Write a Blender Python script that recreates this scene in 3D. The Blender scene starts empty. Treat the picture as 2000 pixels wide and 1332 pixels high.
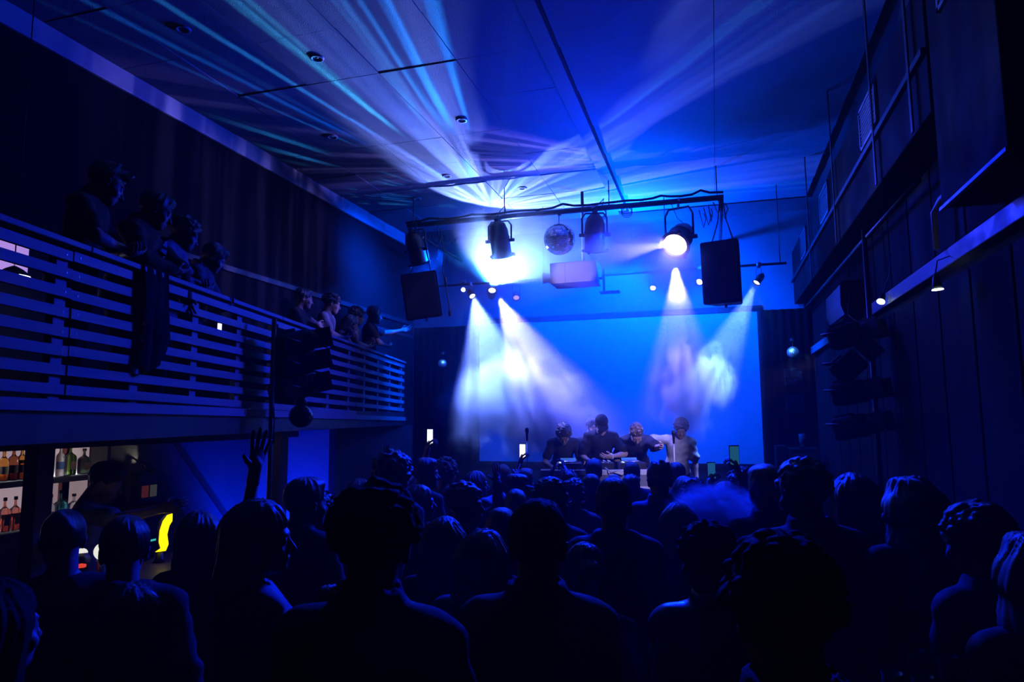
import bpy, bmesh, math, random
import numpy as np
from mathutils import Vector, Matrix, noise as mnoise

random.seed(7)
SC = bpy.context.scene
COL = SC.collection
R = math.radians
PI = math.pi

# ------------------------------------------------------------------ camera
cam_data = bpy.data.cameras.new('camera')
cam_data.sensor_width = 36.0
cam_data.lens = 36.0 * 1333.0 / 2000.0
cam_data.clip_start = 0.05
cam = bpy.data.objects.new('camera', cam_data)
COL.objects.link(cam)
cam.matrix_world = (Matrix.Translation((0, 0, 2.10)) @ Matrix.Rotation(R(16.5), 4, 'Z')
                    @ Matrix.Rotation(R(90 + 6.4), 4, 'X') @ Matrix.Rotation(R(-0.45), 4, 'Z'))
SC.camera = cam

# ------------------------------------------------------------------ world, exposure
world = bpy.data.worlds.new('world')
SC.world = world
world.use_nodes = True
world.node_tree.nodes['Background'].inputs[0].default_value = (0.0, 0.0, 0.0, 1)
world.node_tree.nodes['Background'].inputs[1].default_value = 0.0
vs = SC.view_settings
vs.view_transform = 'Standard'
vs.look = 'None'
vs.exposure = 0.0
vs.gamma = 1.0
vs.use_curve_mapping = False
cy = SC.cycles
cy.max_bounces = 4
cy.diffuse_bounces = 0
cy.glossy_bounces = 1
cy.transmission_bounces = 4
cy.transparent_max_bounces = 8
cy.volume_bounces = 0
cy.volume_step_rate = 1.0
cy.volume_max_steps = 96
cy.caustics_reflective = False
cy.caustics_refractive = False
cy.sample_clamp_indirect = 4.0
cy.use_light_tree = False
cy.adaptive_threshold = 0.07

BLUE = (0.0, 0.050, 1.0)
DEEP = (0.0, 0.012, 1.0)


def light_nodes(ld):
    ld.use_nodes = True
    nt = ld.node_tree
    nt.nodes.clear()
    out = nt.nodes.new('ShaderNodeOutputLight')
    em = nt.nodes.new('ShaderNodeEmission')
    nt.links.new(em.outputs[0], out.inputs[0])
    return nt, em


class NB:
    """small helper for node maths"""
    def __init__(s, nt):
        s.nt = nt

    def n(s, kind, **kw):
        x = s.nt.nodes.new(kind)
        for k, v in kw.items():
            setattr(x, k, v)
        return x

    def put(s, sock, v):
        if isinstance(v, bpy.types.NodeSocket):
            s.nt.links.new(v, sock)
        else:
            sock.default_value = v

    def m(s, op, a, b=0.0, c=0.0):
        x = s.n('ShaderNodeMath', operation=op)
        s.put(x.inputs[0], a)
        s.put(x.inputs[1], b)
        s.put(x.inputs[2], c)
        return x.outputs[0]

    def ss(s, v, lo, hi, a=0.0, b=1.0):
        x = s.n('ShaderNodeMapRange', interpolation_type='SMOOTHSTEP')
        s.put(x.inputs['Value'], v)
        for i, q in zip(('From Min', 'From Max', 'To Min', 'To Max'), (lo, hi, a, b)):
            s.put(x.inputs[i], q)
        return x.outputs['Result']

    def xyz(s, x_, y_, z_):
        x = s.n('ShaderNodeCombineXYZ')
        for i, q in enumerate((x_, y_, z_)):
            s.put(x.inputs[i], q)
        return x.outputs[0]

    def noise(s, vec, scale, detail=2.0, rough=0.5, dim='3D'):
        x = s.n('ShaderNodeTexNoise', noise_dimensions=dim)
        s.put(x.inputs['Vector'], vec)
        x.inputs['Scale'].default_value = scale
        x.inputs['Detail'].default_value = detail
        x.inputs['Roughness'].default_value = rough
        return x.outputs['Fac']

    def dot(s, a, b):
        x = s.n('ShaderNodeVectorMath', operation='DOT_PRODUCT')
        s.put(x.inputs[0], a)
        s.put(x.inputs[1], b)
        return x.outputs['Value']


def add_light(name, kind, loc, color, watts, target=None, size=60, blend=0.5, radius=0.05):
    ld = bpy.data.lights.new(name, kind)
    ld.color = color
    ld.energy = watts
    ld.shadow_soft_size = radius
    if kind == 'SPOT':
        ld.spot_size = R(size)
        ld.spot_blend = blend
    o = bpy.data.objects.new(name, ld)
    COL.objects.link(o)
    o.location = loc
    if target is not None:
        o.rotation_euler = (Vector(target) - Vector(loc)).to_track_quat('-Z', 'Y').to_euler()
    return o


def effect_light(name, loc, watts, axis, half, seed, tiers, az_scale, floor, tint, soft=0.25, cut=None, sharp=(0.42, 0.70), aim=None):
    """a rotating-lens effect projector: rays fan out in narrow blades from a point, cut by a dichroic lens"""
    o = add_light(name, 'POINT', loc, (1, 1, 1), watts, radius=0.02)
    nt, em = light_nodes(o.data)
    b = NB(nt)
    tc = b.n('ShaderNodeTexCoord')
    nrm = tc.outputs['Normal']
    sep = b.n('ShaderNodeSeparateXYZ')
    nt.links.new(nrm, sep.inputs[0])
    x, y, z = sep.outputs
    az = b.m('ARCTAN2', x, b.m('MULTIPLY', y, -1.0))
    el = b.m('ARCSINE', z)
    blades = b.noise(b.xyz(b.m('MULTIPLY', az, az_scale), b.m('MULTIPLY', el, 0.8), seed), 1.0, 3.0, 0.55)
    blades = b.ss(blades, *sharp)
    ragged = b.noise(b.xyz(b.m('MULTIPLY', az, 7.0), b.m('MULTIPLY', el, 3.0), seed + 4), 1.0, 2.0)
    el2 = b.m('ADD', el, b.m('MULTIPLY', b.m('SUBTRACT', ragged, 0.5), 0.22))
    mask = None
    for lo, hi, w in tiers:
        t = b.m('MULTIPLY', b.m('MULTIPLY', b.ss(el2, R(lo - 2), R(lo + 2)), b.ss(el2, R(hi - 3), R(hi + 3), 1.0, 0.0)), w)
        mask = t if mask is None else b.m('ADD', mask, t)
    ax = Vector(axis).normalized()
    d = b.dot(nrm, tuple(ax))
    cone = b.ss(d, math.cos(R(half)), math.cos(R(half * (1 - soft))))
    s = b.m('MULTIPLY', b.m('MULTIPLY', mask, cone), b.m('ADD', blades, floor))
    if aim:                                   # the lens throws most of its light to one side
        g = b.m('DIVIDE', b.m('SUBTRACT', az, R(aim[0])), R(aim[1]))
        s = b.m('MULTIPLY', s, b.m('ADD', b.m('EXPONENT', b.m('MULTIPLY', b.m('MULTIPLY', g, g), -1.0)), aim[2]))
    if cut:                                   # emission masked below a tilted plane to keep rays off the gallery wall
        s = b.m('MULTIPLY', s, b.ss(b.m('ADD', z, b.m('MULTIPLY', x, cut[0])), cut[1] - 0.04, cut[1] + 0.04))
    hue = b.noise(b.xyz(b.m('MULTIPLY', az, 6.0), seed, el), 1.0, 1.0)
    ramp = b.n('ShaderNodeValToRGB')
    nt.links.new(hue, ramp.inputs[0])
    els = ramp.color_ramp.elements
    els[0].position = 0.3
    els[0].color = tint[0]
    els[1].position = 0.7
    els[1].color = tint[1]
    nt.links.new(ramp.outputs[0], em.inputs[0])
    nt.links.new(s, em.inputs[1])
    return o


def streaky(o, seed, scale=16.0):
    """noise put into the emission breaks the cone into brighter and darker rays"""
    nt, em = light_nodes(o.data)
    b = NB(nt)
    tc = b.n('ShaderNodeTexCoord')
    mp = b.n('ShaderNodeMapping')
    nt.links.new(tc.outputs['Normal'], mp.inputs[0])
    mp.inputs['Location'].default_value = (seed, seed * 1.7, 0)
    f = b.noise(mp.outputs[0], scale, 2.0, 0.6)
    nt.links.new(b.ss(f, 0.36, 0.66, 0.25, 1.9), em.inputs[1])
    return o


# blue wash from the truss over the hall
add_light('hall_wash_lamp', 'SPOT', (-0.9, 8.50, 4.45), DEEP, 600, (-1.9, 2.0, 1.4), 140, 1.0, 0.12)
add_light('ceiling_wash_lamp', 'SPOT', (-1.0, 8.48, 4.30), BLUE, 160, (-1.0, 6.4, 5.6), 140, 1.0, 0.10)
# blue wash over the screen and the back wall
add_light('screen_wash_lamp', 'SPOT', (-0.3, 9.45, 4.50), BLUE, 900, (-0.8, 11.0, 2.9), 150, 0.8, 0.15)
add_light('screen_wash_lamp', 'SPOT', (-2.5, 9.45, 4.50), BLUE, 900, (-2.3, 11.0, 2.9), 150, 0.8, 0.15)
add_light('added_stage_fill', 'POINT', (-1.1, 10.0, 4.55), BLUE, 700, radius=0.12)  # added point light without a fixture, lifts the back wall and haze
add_light('added_side_fill', 'SPOT', (-3.75, 9.1, 4.50), BLUE, 900, (-5.1, 9.0, 3.8), 118, 0.9, 0.10)  # added spot without a fixture, brightens the left wall near the stage

WHITE_CYAN = ((0.0, 0.12, 1.0, 1), (0.05, 0.50, 1.0, 1))
WHITE_PINK = ((0.13, 0.12, 1.0, 1), (0.28, 0.24, 1.0, 1))
effect_light('moonflower_lamp', (-3.17, 9.66, 4.07), 12000, (0.30, -0.75, 0.52), 78, 5.0,
             ((5, 21, 1.0), (30, 42, 0.22), (56, 85, 0.10)), 24.0, 0.0, WHITE_CYAN, cut=(0.67, 0.02), sharp=(0.52, 0.66), aim=(15, 20, 0.07))
effect_light('fan_lamp', (-0.50, 8.62, 4.25), 2000, (-0.93, 0.10, 0.24), 54, 11.0,
             ((13, 50, 0.2), (-14, 9, 0.45)), 20.0, 0.14, WHITE_PINK, sharp=(0.44, 0.62))
add_light('blaze_lamp', 'SPOT', (-0.44, 8.52, 4.20), (0.035, 0.03, 1.0), 130, (-0.9, 6.8, 2.9), 150, 0.8, 0.08)
effect_light('moonflower_core_lamp', (-3.15, 9.64, 4.09), 2600, (0.48, -0.55, 0.60), 50, 21.0,
             ((-6, 88, 1.0),), 13.0, 0.30, ((0.10, 0.22, 1.0, 1), (0.22, 0.30, 1.0, 1)), soft=0.12)
# lanterns on the right pole aimed at the performers
add_light('stage_key_lamp', 'SPOT', (0.93, 6.62, 2.62), (0.42, 0.36, 1.0), 330, (-1.15, 9.25, 1.55), 30, 0.7, 0.05)
add_light('added_projector_fill', 'SPOT', (-3.12, 5.40, 2.70), (0.40, 0.32, 1.0), 900, (-1.80, 9.08, 4.08), 9, 0.5, 0.04)  # added lamp beside the dark gallery lanterns, brightens the projector's face
add_light('added_crowd_fill', 'SPOT', (-1.3, 8.50, 4.40), DEEP, 3400, (-0.7, 4.6, 1.0), 60, 0.9, 0.10)  # separate blue lamp added to brighten the crowd, no fixture of its own
add_light('ball_pin_lamp', 'SPOT', (-3.55, 9.72, 4.0), (0.12, 0.45, 1.0), 260, (-4.42, 10.72, 3.02), 12, 0.3, 0.02)
add_light('ball_pin_lamp', 'SPOT', (0.50, 9.60, 3.85), (0.12, 0.45, 1.0), 260, (1.12, 10.72, 3.02), 12, 0.3, 0.02)
# white pin spots into the stage smoke
streaky(add_light('pin_lamp', 'SPOT', (-3.50, 9.75, 3.95), (0.12, 0.22, 1.0), 4200, (-2.80, 9.55, 1.6), 52, 0.6, 0.03), 3.1)
streaky(add_light('pin_lamp', 'SPOT', (-3.10, 9.80, 3.93), (0.17, 0.17, 1.0), 5000, (-1.90, 9.62, 1.5), 46, 0.6, 0.03), 6.2)
streaky(add_light('pin_lamp', 'SPOT', (0.58, 9.74, 3.88), (0.11, 0.22, 1.0), 3000, (-0.45, 9.62, 1.7), 34, 0.6, 0.03), 9.3)
streaky(add_light('pin_lamp', 'SPOT', (-0.42, 8.80, 4.00), (0.19, 0.16, 1.0), 3600, (-0.40, 9.45, 1.6), 42, 0.6, 0.03), 12.4)


# ------------------------------------------------------------------ mesh helpers
def obj(name, me, mat=None, parent=None, loc=None):
    o = bpy.data.objects.new(name, me)
    COL.objects.link(o)
    if mat is not None and me is not None:
        if not me.materials:
            me.materials.append(mat)
        elif me.materials[0] != mat:
            o.material_slots[0].link = 'OBJECT'
            o.material_slots[0].material = mat
    if parent is not None:
        o.parent = parent
    if loc is not None:
        o.location = loc
    return o


def tag(o, label, cat, group=None, kind=None):
    o['label'] = label
    o['category'] = cat
    if group:
        o['group'] = group
    if kind:
        o['kind'] = kind
    return o


def thing(name, label, cat, loc=(0, 0, 0), rot=(0, 0, 0), group=None):
    o = bpy.data.objects.new(name, None)
    COL.objects.link(o)
    o.empty_display_size = 0.1
    o.location = loc
    o.rotation_euler = rot
    return tag(o, label, cat, group)


def to_mesh(bm, name='mesh', smooth=False):
    me = bpy.data.meshes.new(name)
    bm.normal_update()
    bm.to_mesh(me)
    bm.free()
    if smooth:
        me.polygons.foreach_set('use_smooth', [True] * len(me.polygons))
    return me


def bx(bm, c, s, rot=None, bev=0.0):
    """box with centre c and full sizes s"""
    r = bmesh.ops.create_cube(bm, size=1.0)
    vs_ = r['verts']
    M = Matrix.Translation(c) @ (rot.to_4x4() if rot is not None else Matrix()) @ Matrix.Diagonal((*s, 1))
    bmesh.ops.transform(bm, matrix=M, verts=vs_)
    if bev > 0:
        es = list({e for v in vs_ for e in v.link_edges})
        bmesh.ops.bevel(bm, geom=es, offset=bev, segments=2, affect='EDGES', profile=0.5)
    return bm


def box_mesh(c, s, bev=0.0, rot=None):
    bm = bmesh.new()
    bx(bm, c, s, rot, bev)
    return to_mesh(bm, 'box')


def box_lohi(lo, hi, bev=0.0):
    c = [(a + b) / 2 for a, b in zip(lo, hi)]
    s = [abs(b - a) for a, b in zip(lo, hi)]
    return box_mesh(c, s, bev)


def tube(bm, pts, r, seg=8, caps=True, closed=False):
    pts = [Vector(p) for p in pts]
    n = len(pts)
    rr = r if isinstance(r, (list, tuple)) else [r] * n
    rings = []
    up = None
    for i, p in enumerate(pts):
        if closed:
            t = (pts[(i + 1) % n] - pts[i - 1]).normalized()
        else:
            t = (pts[min(i + 1, n - 1)] - pts[max(i - 1, 0)]).normalized()
        if up is None:
            up = t.orthogonal().normalized()
        up = (up - t * up.dot(t))
        up = up.normalized() if up.length > 1e-6 else t.orthogonal().normalized()
        w = t.cross(up)
        rings.append([bm.verts.new(p + (up * math.cos(2 * PI * k / seg) + w * math.sin(2 * PI * k / seg)) * rr[i]) for k in range(seg)])
    m = n if closed else n - 1
    for i in range(m):
        a, b = rings[i], rings[(i + 1) % n]
        for k in range(seg):
            bm.faces.new((a[k], a[(k + 1) % seg], b[(k + 1) % seg], b[k]))
    if caps and not closed:
        bm.faces.new(list(reversed(rings[0])))
        bm.faces.new(rings[-1])
    return bm


def tube_mesh(pts, r, seg=8, closed=False):
    bm = bmesh.new()
    tube(bm, pts, r, seg, True, closed)
    return to_mesh(bm, 'tube', True)


def lathe(prof, seg=24, bm=None, M=None, cap=True):
    """prof: list of (radius, z) bottom to top"""
    own = bm is None
    if own:
        bm = bmesh.new()
    M = M or Matrix()
    rings = []
    for r, z in prof:
        if r < 1e-6:
            rings.append([bm.verts.new(M @ Vector((0, 0, z)))])
        else:
            rings.append([bm.verts.new(M @ Vector((r * math.cos(2 * PI * k / seg), r * math.sin(2 * PI * k / seg), z))) for k in range(seg)])
    for a, b in zip(rings[:-1], rings[1:]):
        for k in range(seg):
            k2 = (k + 1) % seg
            if len(a) == 1 and len(b) == 1:
                continue
            if len(a) == 1:
                bm.faces.new((a[0], b[k2], b[k]))
            elif len(b) == 1:
                bm.faces.new((a[k], a[k2], b[0]))
            else:
                bm.faces.new((a[k], a[k2], b[k2], b[k]))
    if cap:
        if len(rings[0]) > 1:
            bm.faces.new(list(reversed(rings[0])))
        if len(rings[-1]) > 1:
            bm.faces.new(rings[-1])
    return to_mesh(bm, 'lathe', True) if own else bm


def prism(pts, axis_from, axis_to, axis='Y'):
    """extrude a polygon (2-D, remaining two axes in order) along one axis"""
    bm = bmesh.new()

    def v(p, a):
        return {'X': (a, p[0], p[1]), 'Y': (p[0], a, p[1]), 'Z': (p[0], p[1], a)}[axis]
    A = [bm.verts.new(v(p, axis_from)) for p in pts]
    B = [bm.verts.new(v(p, axis_to)) for p in pts]
    n = len(pts)
    for i in range(n):
        bm.faces.new((A[i], A[(i + 1) % n], B[(i + 1) % n], B[i]))
    bm.faces.new(list(reversed(A)))
    bm.faces.new(B)
    bmesh.ops.recalc_face_normals(bm, faces=bm.faces)
    return to_mesh(bm, 'prism')


def struct(name, me, mat, parent=None):
    o = obj(name, me, mat, parent)
    if parent is None:
        o['kind'] = 'structure'
    return o


# ------------------------------------------------------------------ materials
MATS = {}


def mat(name, color, rough=0.6, metal=0.0, noise=0.0, nscale=8.0, bump=0.0, bscale=40.0, emit=None, estr=0.0,
        stretch=(1, 1, 1), spec=0.5, transmission=0.0, ior=1.45, sheen=0.0, coords='Object'):
    if name in MATS:
        return MATS[name]
    m = bpy.data.materials.new(name)
    m.use_nodes = True
    nt = m.node_tree
    p = nt.nodes['Principled BSDF']
    b = NB(nt)
    p.inputs['Roughness'].default_value = rough
    p.inputs['Metallic'].default_value = metal
    p.inputs['Specular IOR Level'].default_value = spec
    p.inputs['IOR'].default_value = ior
    p.inputs['Transmission Weight'].default_value = transmission
    if sheen:
        p.inputs['Sheen Weight'].default_value = sheen
    c = (*color, 1)
    p.inputs['Base Color'].default_value = c
    tc = b.n('ShaderNodeTexCoord')
    mp = b.n('ShaderNodeMapping')
    nt.links.new(tc.outputs[coords], mp.inputs[0])
    mp.inputs['Scale'].default_value = stretch
    vec = mp.outputs[0]
    if noise > 0:
        f = b.noise(vec, nscale, 4.0, 0.6)
        mx = b.n('ShaderNodeMix', data_type='RGBA')
        nt.links.new(b.ss(f, 0.3, 0.7), mx.inputs[0])
        mx.inputs[6].default_value = tuple(q * (1 - noise) for q in color) + (1,)
        mx.inputs[7].default_value = tuple(min(1, q * (1 + noise)) for q in color) + (1,)
        nt.links.new(mx.outputs[2], p.inputs['Base Color'])
        nt.links.new(b.ss(f, 0.2, 0.8, max(0.02, rough - 0.12), min(1, rough + 0.12)), p.inputs['Roughness'])
    if bump > 0:
        f = b.noise(vec, bscale, 3.0, 0.6)
        bp = b.n('ShaderNodeBump')
        bp.inputs['Strength'].default_value = 1.0
        bp.inputs['Distance'].default_value = bump
        nt.links.new(f, bp.inputs['Height'])
        nt.links.new(bp.outputs[0], p.inputs['Normal'])
    if emit is not None:
        p.inputs['Emission Color'].default_value = (*emit, 1)
        p.inputs['Emission Strength'].default_value = estr
        m.cycles.emission_sampling = 'NONE'
    MATS[name] = m
    return m


M_CEIL = mat('ceiling_plaster', (0.62, 0.62, 0.62), 0.8, noise=0.06, nscale=2.0, bump=0.006, bscale=90)
M_TRIM = mat('white_trim_paint', (0.80, 0.80, 0.80), 0.45, noise=0.05)
M_WALLD = mat('dark_gallery_wall', (0.022, 0.022, 0.024), 0.85, spec=0.05, noise=0.08, nscale=1.5, bump=0.002)
M_WALL = mat('painted_wall', (0.30, 0.30, 0.31), 0.75, noise=0.08, nscale=1.5, bump=0.002)
M_DARKWALL = mat('dark_wall_paint', (0.035, 0.035, 0.04), 0.7, noise=0.2, nscale=2.0, bump=0.002)
M_PANEL = mat('dark_wall_panel', (0.014, 0.014, 0.016), 0.8, noise=0.15, nscale=3, stretch=(1, 1, 0.2), spec=0.06)
M_GAP = mat('black_gap', (0.01, 0.01, 0.01), 0.9)
M_SCREEN = mat('projection_screen_cloth', (0.72, 0.72, 0.72), 0.85, noise=0.02)
M_BLACK = mat('black_metal', (0.015, 0.015, 0.016), 0.45, noise=0.2, nscale=20)
M_BLACKM = mat('matte_black', (0.012, 0.012, 0.013), 0.75, noise=0.2, nscale=12)
M_FLOOR = mat('dark_floor', (0.04, 0.035, 0.03), 0.35, noise=0.3, nscale=4)
M_WOOD = mat('pallet_wood', (0.66, 0.61, 0.56), 0.6, noise=0.25, nscale=6, stretch=(1, 0.08, 1), bump=0.003, bscale=25)
M_STEEL = mat('galvanised_steel', (0.35, 0.36, 0.38), 0.4, metal=0.8, noise=0.15, nscale=10)
M_WHITEPL = mat('white_plastic', (0.78, 0.78, 0.78), 0.35)

# ------------------------------------------------------------------ room shell
YB = 11.0          # back wall
XR = 1.45          # right wall
XL = -5.08         # left wall above the gallery
ZC = 5.28
FLOOR = struct('floor', box_lohi((-9.2, -3.0, -0.2), (1.9, 11.4, 0.0)), M_FLOOR)
struct('wall_back', box_lohi((-9.2, YB, 0.0), (1.9, YB + 0.2, 5.9)), M_WALL)
struct('wall_front', box_lohi((-9.2, -3.2, 0.0), (1.9, -3.0, 5.9)), M_DARKWALL)
WALL_R = struct('wall_right', box_lohi((XR + 0.03, -3.0, 0.0), (XR + 0.3, YB, 5.9)), M_DARKWALL)
struct('wall_left', box_lohi((XL - 0.15, -3.0, 1.985), (XL, YB, 5.9)), M_WALLD)
struct('wall_bar', box_lohi((-8.2, -3.0, 0.0), (-8.0, YB, 2.4)), M_DARKWALL)
# ceiling: slab with separate panels hung below it
CEIL = struct('ceiling', box_lohi((-9.2, -3.0, ZC + 0.02), (1.9, YB, ZC + 0.25)), M_GAP)
_panel_cache = {}


def panel_mesh(sx, sy, t=0.02):
    k = (round(sx, 3), round(sy, 3), t)
    if k not in _panel_cache:
        _panel_cache[k] = box_mesh((0, 0, t / 2), (sx, sy, t), 0.0)
    return _panel_cache[k]


rng = random.Random(3)
for i in range(5):                                   # square tiles over the left half
    for j in range(-8, 9):
        y0 = 4.64 + 0.765 * j
        x1 = -1.335 - 0.765 * i
        sx = 0.759 if i < 4 else 0.67
        if y0 + 0.765 > YB:
            continue
        p = obj('ceiling_panel', panel_mesh(sx, 0.759), M_CEIL, CEIL,
                (x1 - sx / 2 - 0.003, y0 + 0.3825, ZC + rng.choice((0, 0, 0, 0.002, -0.004, -0.007))))
        p.rotation_euler = (rng.uniform(-0.004, 0.004), rng.uniform(-0.004, 0.004), 0)
for i in range(2):                                   # long boards over the right half, each lipped over the next
    for j in range(-9, 8):
        y0 = 4.60 + 0.83 * j
        if y0 + 0.83 > YB:
            continue
        p = obj('ceiling_board', panel_mesh(1.27, 0.845), M_CEIL, CEIL, (-1.17 + 0.64 + 1.275 * i, y0 + 0.415, ZC - 0.012))
        p.rotation_euler = (-0.022, 0, 0)
struct('trim_1', box_lohi((-1.335, -3.0, ZC - 0.055), (-1.19, 10.2, ZC + 0.02)), mat('beam_paint', (0.5, 0.5, 0.5), 0.6))
struct('trim_2', box_lohi((XL, -3.0, ZC - 0.19), (XL + 0.04, YB, ZC + 0.02), 0.008), M_TRIM)          # crown band left
struct('trim_3', box_lohi((-5.0, 10.55, ZC - 0.13), (XR + 0.03, 10.75, ZC)), M_WALL)                    # beam at the back


def downlight(x, y, label):
    t = thing('ceiling_downlight', label, 'downlight', (x, y, ZC - 0.008), group='recessed ceiling downlights')
    obj('ring', lathe([(0.036, 0.012), (0.04, -0.006), (0.058, -0.010), (0.064, 0.006)], 24, cap=False), M_TRIM, t)
    obj('reflector', lathe([(0.037, 0.0), (0.030, 0.05), (0.0, 0.055)], 20, cap=False), M_STEEL, t)
    obj('bulb', lathe([(0.0, -0.002), (0.016, 0.004), (0.02, 0.02), (0.015, 0.045), (0.0, 0.05)], 14), M_WHITEPL, t)


for x, y, l in ((-4.05, 4.28, 'recessed downlight high at left in the ceiling, nearest the white crown band'),
                (-3.26, 5.00, 'recessed downlight among the blue streaks, left of the ceiling beam'),
                (-2.49, 6.57, 'brightest recessed downlight just below the ceiling streaks'),
                (-4.04, 6.54, 'dim recessed downlight in dark blue ceiling left of centre'),
                (-3.28, 8.11, 'small recessed downlight left of the scribbled white light patch'),
                (-2.46, 8.88, 'small recessed downlight above the white light fan'),
                (-3.26, 9.67, 'farthest recessed downlight, just above the lighting bar'),
                (-4.05, 8.85, 'faint recessed downlight above the left end of the lighting bar')):
    downlight(x, y, l)

# back wall: black drape below, screen, stage
M_DRAPE = mat('black_drape', (0.02, 0.02, 0.022), 0.85, noise=0.2, nscale=5)


def drape(x0, x1, z0, z1, y, folds, depth=0.03):
    bm = bmesh.new()
    n = folds * 8
    a = []
    for k in range(n + 1):
        u = k / n
        yy = y - depth * (0.5 + 0.5 * math.sin(u * folds * 2 * PI)) - 0.008 * math.sin(u * 17)
        a.append((bm.verts.new((x0 + (x1 - x0) * u, yy, z0)), bm.verts.new((x0 + (x1 - x0) * u, yy, z1))))
    for p, q in zip(a[:-1], a[1:]):
        bm.faces.new((p[0], q[0], q[1], p[1]))
    bmesh.ops.solidify(bm, geom=bm.faces[:], thickness=0.004)
    return to_mesh(bm, 'drape', True)


tag(obj('stage_drape', drape(-5.05, -3.86, 0.02, 3.68, YB - 0.012, 9), M_DRAPE), 'black drape on the back wall left of the screen', 'drape')
tag(obj('stage_drape', drape(0.74, 1.46, 0.02, 3.70, YB - 0.012, 6), M_DRAPE), 'black drape on the back wall right of the screen', 'drape')
struct('wall_backdrop', box_lohi((-3.86, YB - 0.03, 0.0), (0.74, YB, 3.78)), M_BLACKM)
scr = thing('projection_screen', 'wide projection screen glowing blue behind the performers', 'screen', (-1.585, YB - 0.03, 1.38))
obj('screen_cloth', box_lohi((-2.245, -0.012, 0), (2.245, -0.006, 2.31)), M_SCREEN, scr)
for s in (-1, 1):
    obj('frame_side', box_lohi((s * 2.245, -0.03, -0.05), (s * 2.295, 0.0, 2.36)), M_BLACK, scr)
obj('frame_top', box_lohi((-2.245, -0.03, 2.31), (2.245, 0.0, 2.36)), M_BLACK, scr)
obj('frame_bottom', box_lohi((-2.245, -0.03, -0.05), (2.245, 0.0, 0.0)), M_BLACK, scr)

STZ = 0.48
st = thing('stage', 'low black stage platform under the screen', 'stage', (-1.6, 9.75, 0))
obj('platform', box_lohi((-3.2, -1.25, STZ - 0.08), (2.95, 1.2, STZ), 0.006), M_BLACKM, st)
obj('skirt', box_lohi((-3.18, -1.23, 0), (2.93, -1.2, STZ - 0.08)), M_DRAPE, st)
for x in (-3.1, -1.0, 1.0, 2.85):
    obj('leg', box_lohi((x - 0.04, 1.0, 0), (x + 0.04, 1.08, STZ - 0.08)), M_STEEL, st)

# ------------------------------------------------------------------ right wall
for k in range(0, 17):
    y0 = 1.55 + 0.585 * k
    p = obj('wall_panel', box_lohi((XR - 0.012, y0 + 0.014, 0.02), (XR + 0.03, y0 + 0.571, 2.94), 0.004), M_PANEL, WALL_R)
for k in range(0, 17):
    y0 = 1.55 + 0.585 * k
    obj('wall_panel', box_lohi((XR - 0.012, y0 + 0.014, 3.14), (XR + 0.03, y0 + 0.571, 4.1), 0.004), M_PANEL, WALL_R)
struct('trim_4', box_lohi((XR - 0.06, -2.9, 3.0), (XR + 0.03, 10.98, 3.105), 0.006), mat('cable_channel_paint', (0.42, 0.42, 0.42), 0.5, noise=0.05))     # white cable channel

# air duct with grilles, hung on straps
M_DUCT = mat('duct_paint', (0.016, 0.016, 0.018), 0.8, noise=0.12, nscale=3, spec=0.08)
du = thing('air_duct', 'long dark air duct with grilles hung along the right wall', 'duct', (1.2, 6.9, 3.76))
obj('duct_body', box_lohi((0, -2.8, 0), (0.26, 4.05, 0.80), 0.01), M_DUCT, du)
obj('seam_flange', box_lohi((-0.03, -2.8, 0.33), (0.0, 4.05, 0.37)), M_BLACK, du)
for y in (3.55, 5.52, 7.7, 9.5):
    g = obj('grille', box_lohi((-0.012, y - 6.9 - 0.26, 0.43), (0.0, y - 6.9 + 0.26, 0.72)), M_BLACKM, du)
    for a, b in (((-0.02, -0.28, 0.41), (0, 0.28, 0.435)), ((-0.02, -0.28, 0.715), (0, 0.28, 0.74)), ((-0.02, -0.28, 0.41), (0, -0.255, 0.74)), ((-0.02, 0.255, 0.41), (0, 0.28, 0.74))):
        fr = obj('grille_frame', box_lohi((a[0], a[1] + y - 6.9, a[2]), (b[0], b[1] + y - 6.9, b[2])), M_STEEL, g)
    for q in range(9):
        obj('grille_slat', box_mesh((-0.012, y - 6.9, 0.46 + q * 0.03), (0.014, 0.51, 0.004), rot=Matrix.Rotation(0.6, 3, 'Y')), M_STEEL, g)
for y in (4.35, 5.3, 7.0, 8.8):
    obj('hanger_strap', box_lohi((-0.035, y - 6.92, -0.02), (-0.025, y - 6.88, 1.5)), M_BLACK, du)
pl = thing('air_plenum', 'boxy dark air plenum hanging nearest at upper right', 'duct', (1.2, 3.4, 3.19))
obj('plenum_body', box_lohi((0, -0.22, 0), (0.26, 0.66, 1.3), 0.01), M_DUCT, pl)
obj('edge_angle', box_lohi((-0.012, -0.22, -0.012), (0.012, 0.66, 0.006)), M_TRIM, pl)
obj('hanger_rod', tube_mesh([(0.1, 0.0, 1.3), (0.1, 0.0, 2.08)], 0.008), M_BLACK, pl)
tag(obj('conduit_pipe', tube_mesh([(1.36, 3.1, 3.40), (1.36, 4.6, 3.40), (1.36, 4.75, 3.36), (1.36, 4.75, 3.12)], 0.018, 10), M_TRIM), 'pale conduit pipe running along the right wall above the white band', 'pipe')
tag(obj('conduit_pipe', tube_mesh([(1.33, 4.9, 3.62), (1.33, 7.0, 3.66), (1.33, 10.9, 3.68)], 0.02, 8), M_BLACK), 'dark conduit pipe below the air duct', 'pipe')


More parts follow.
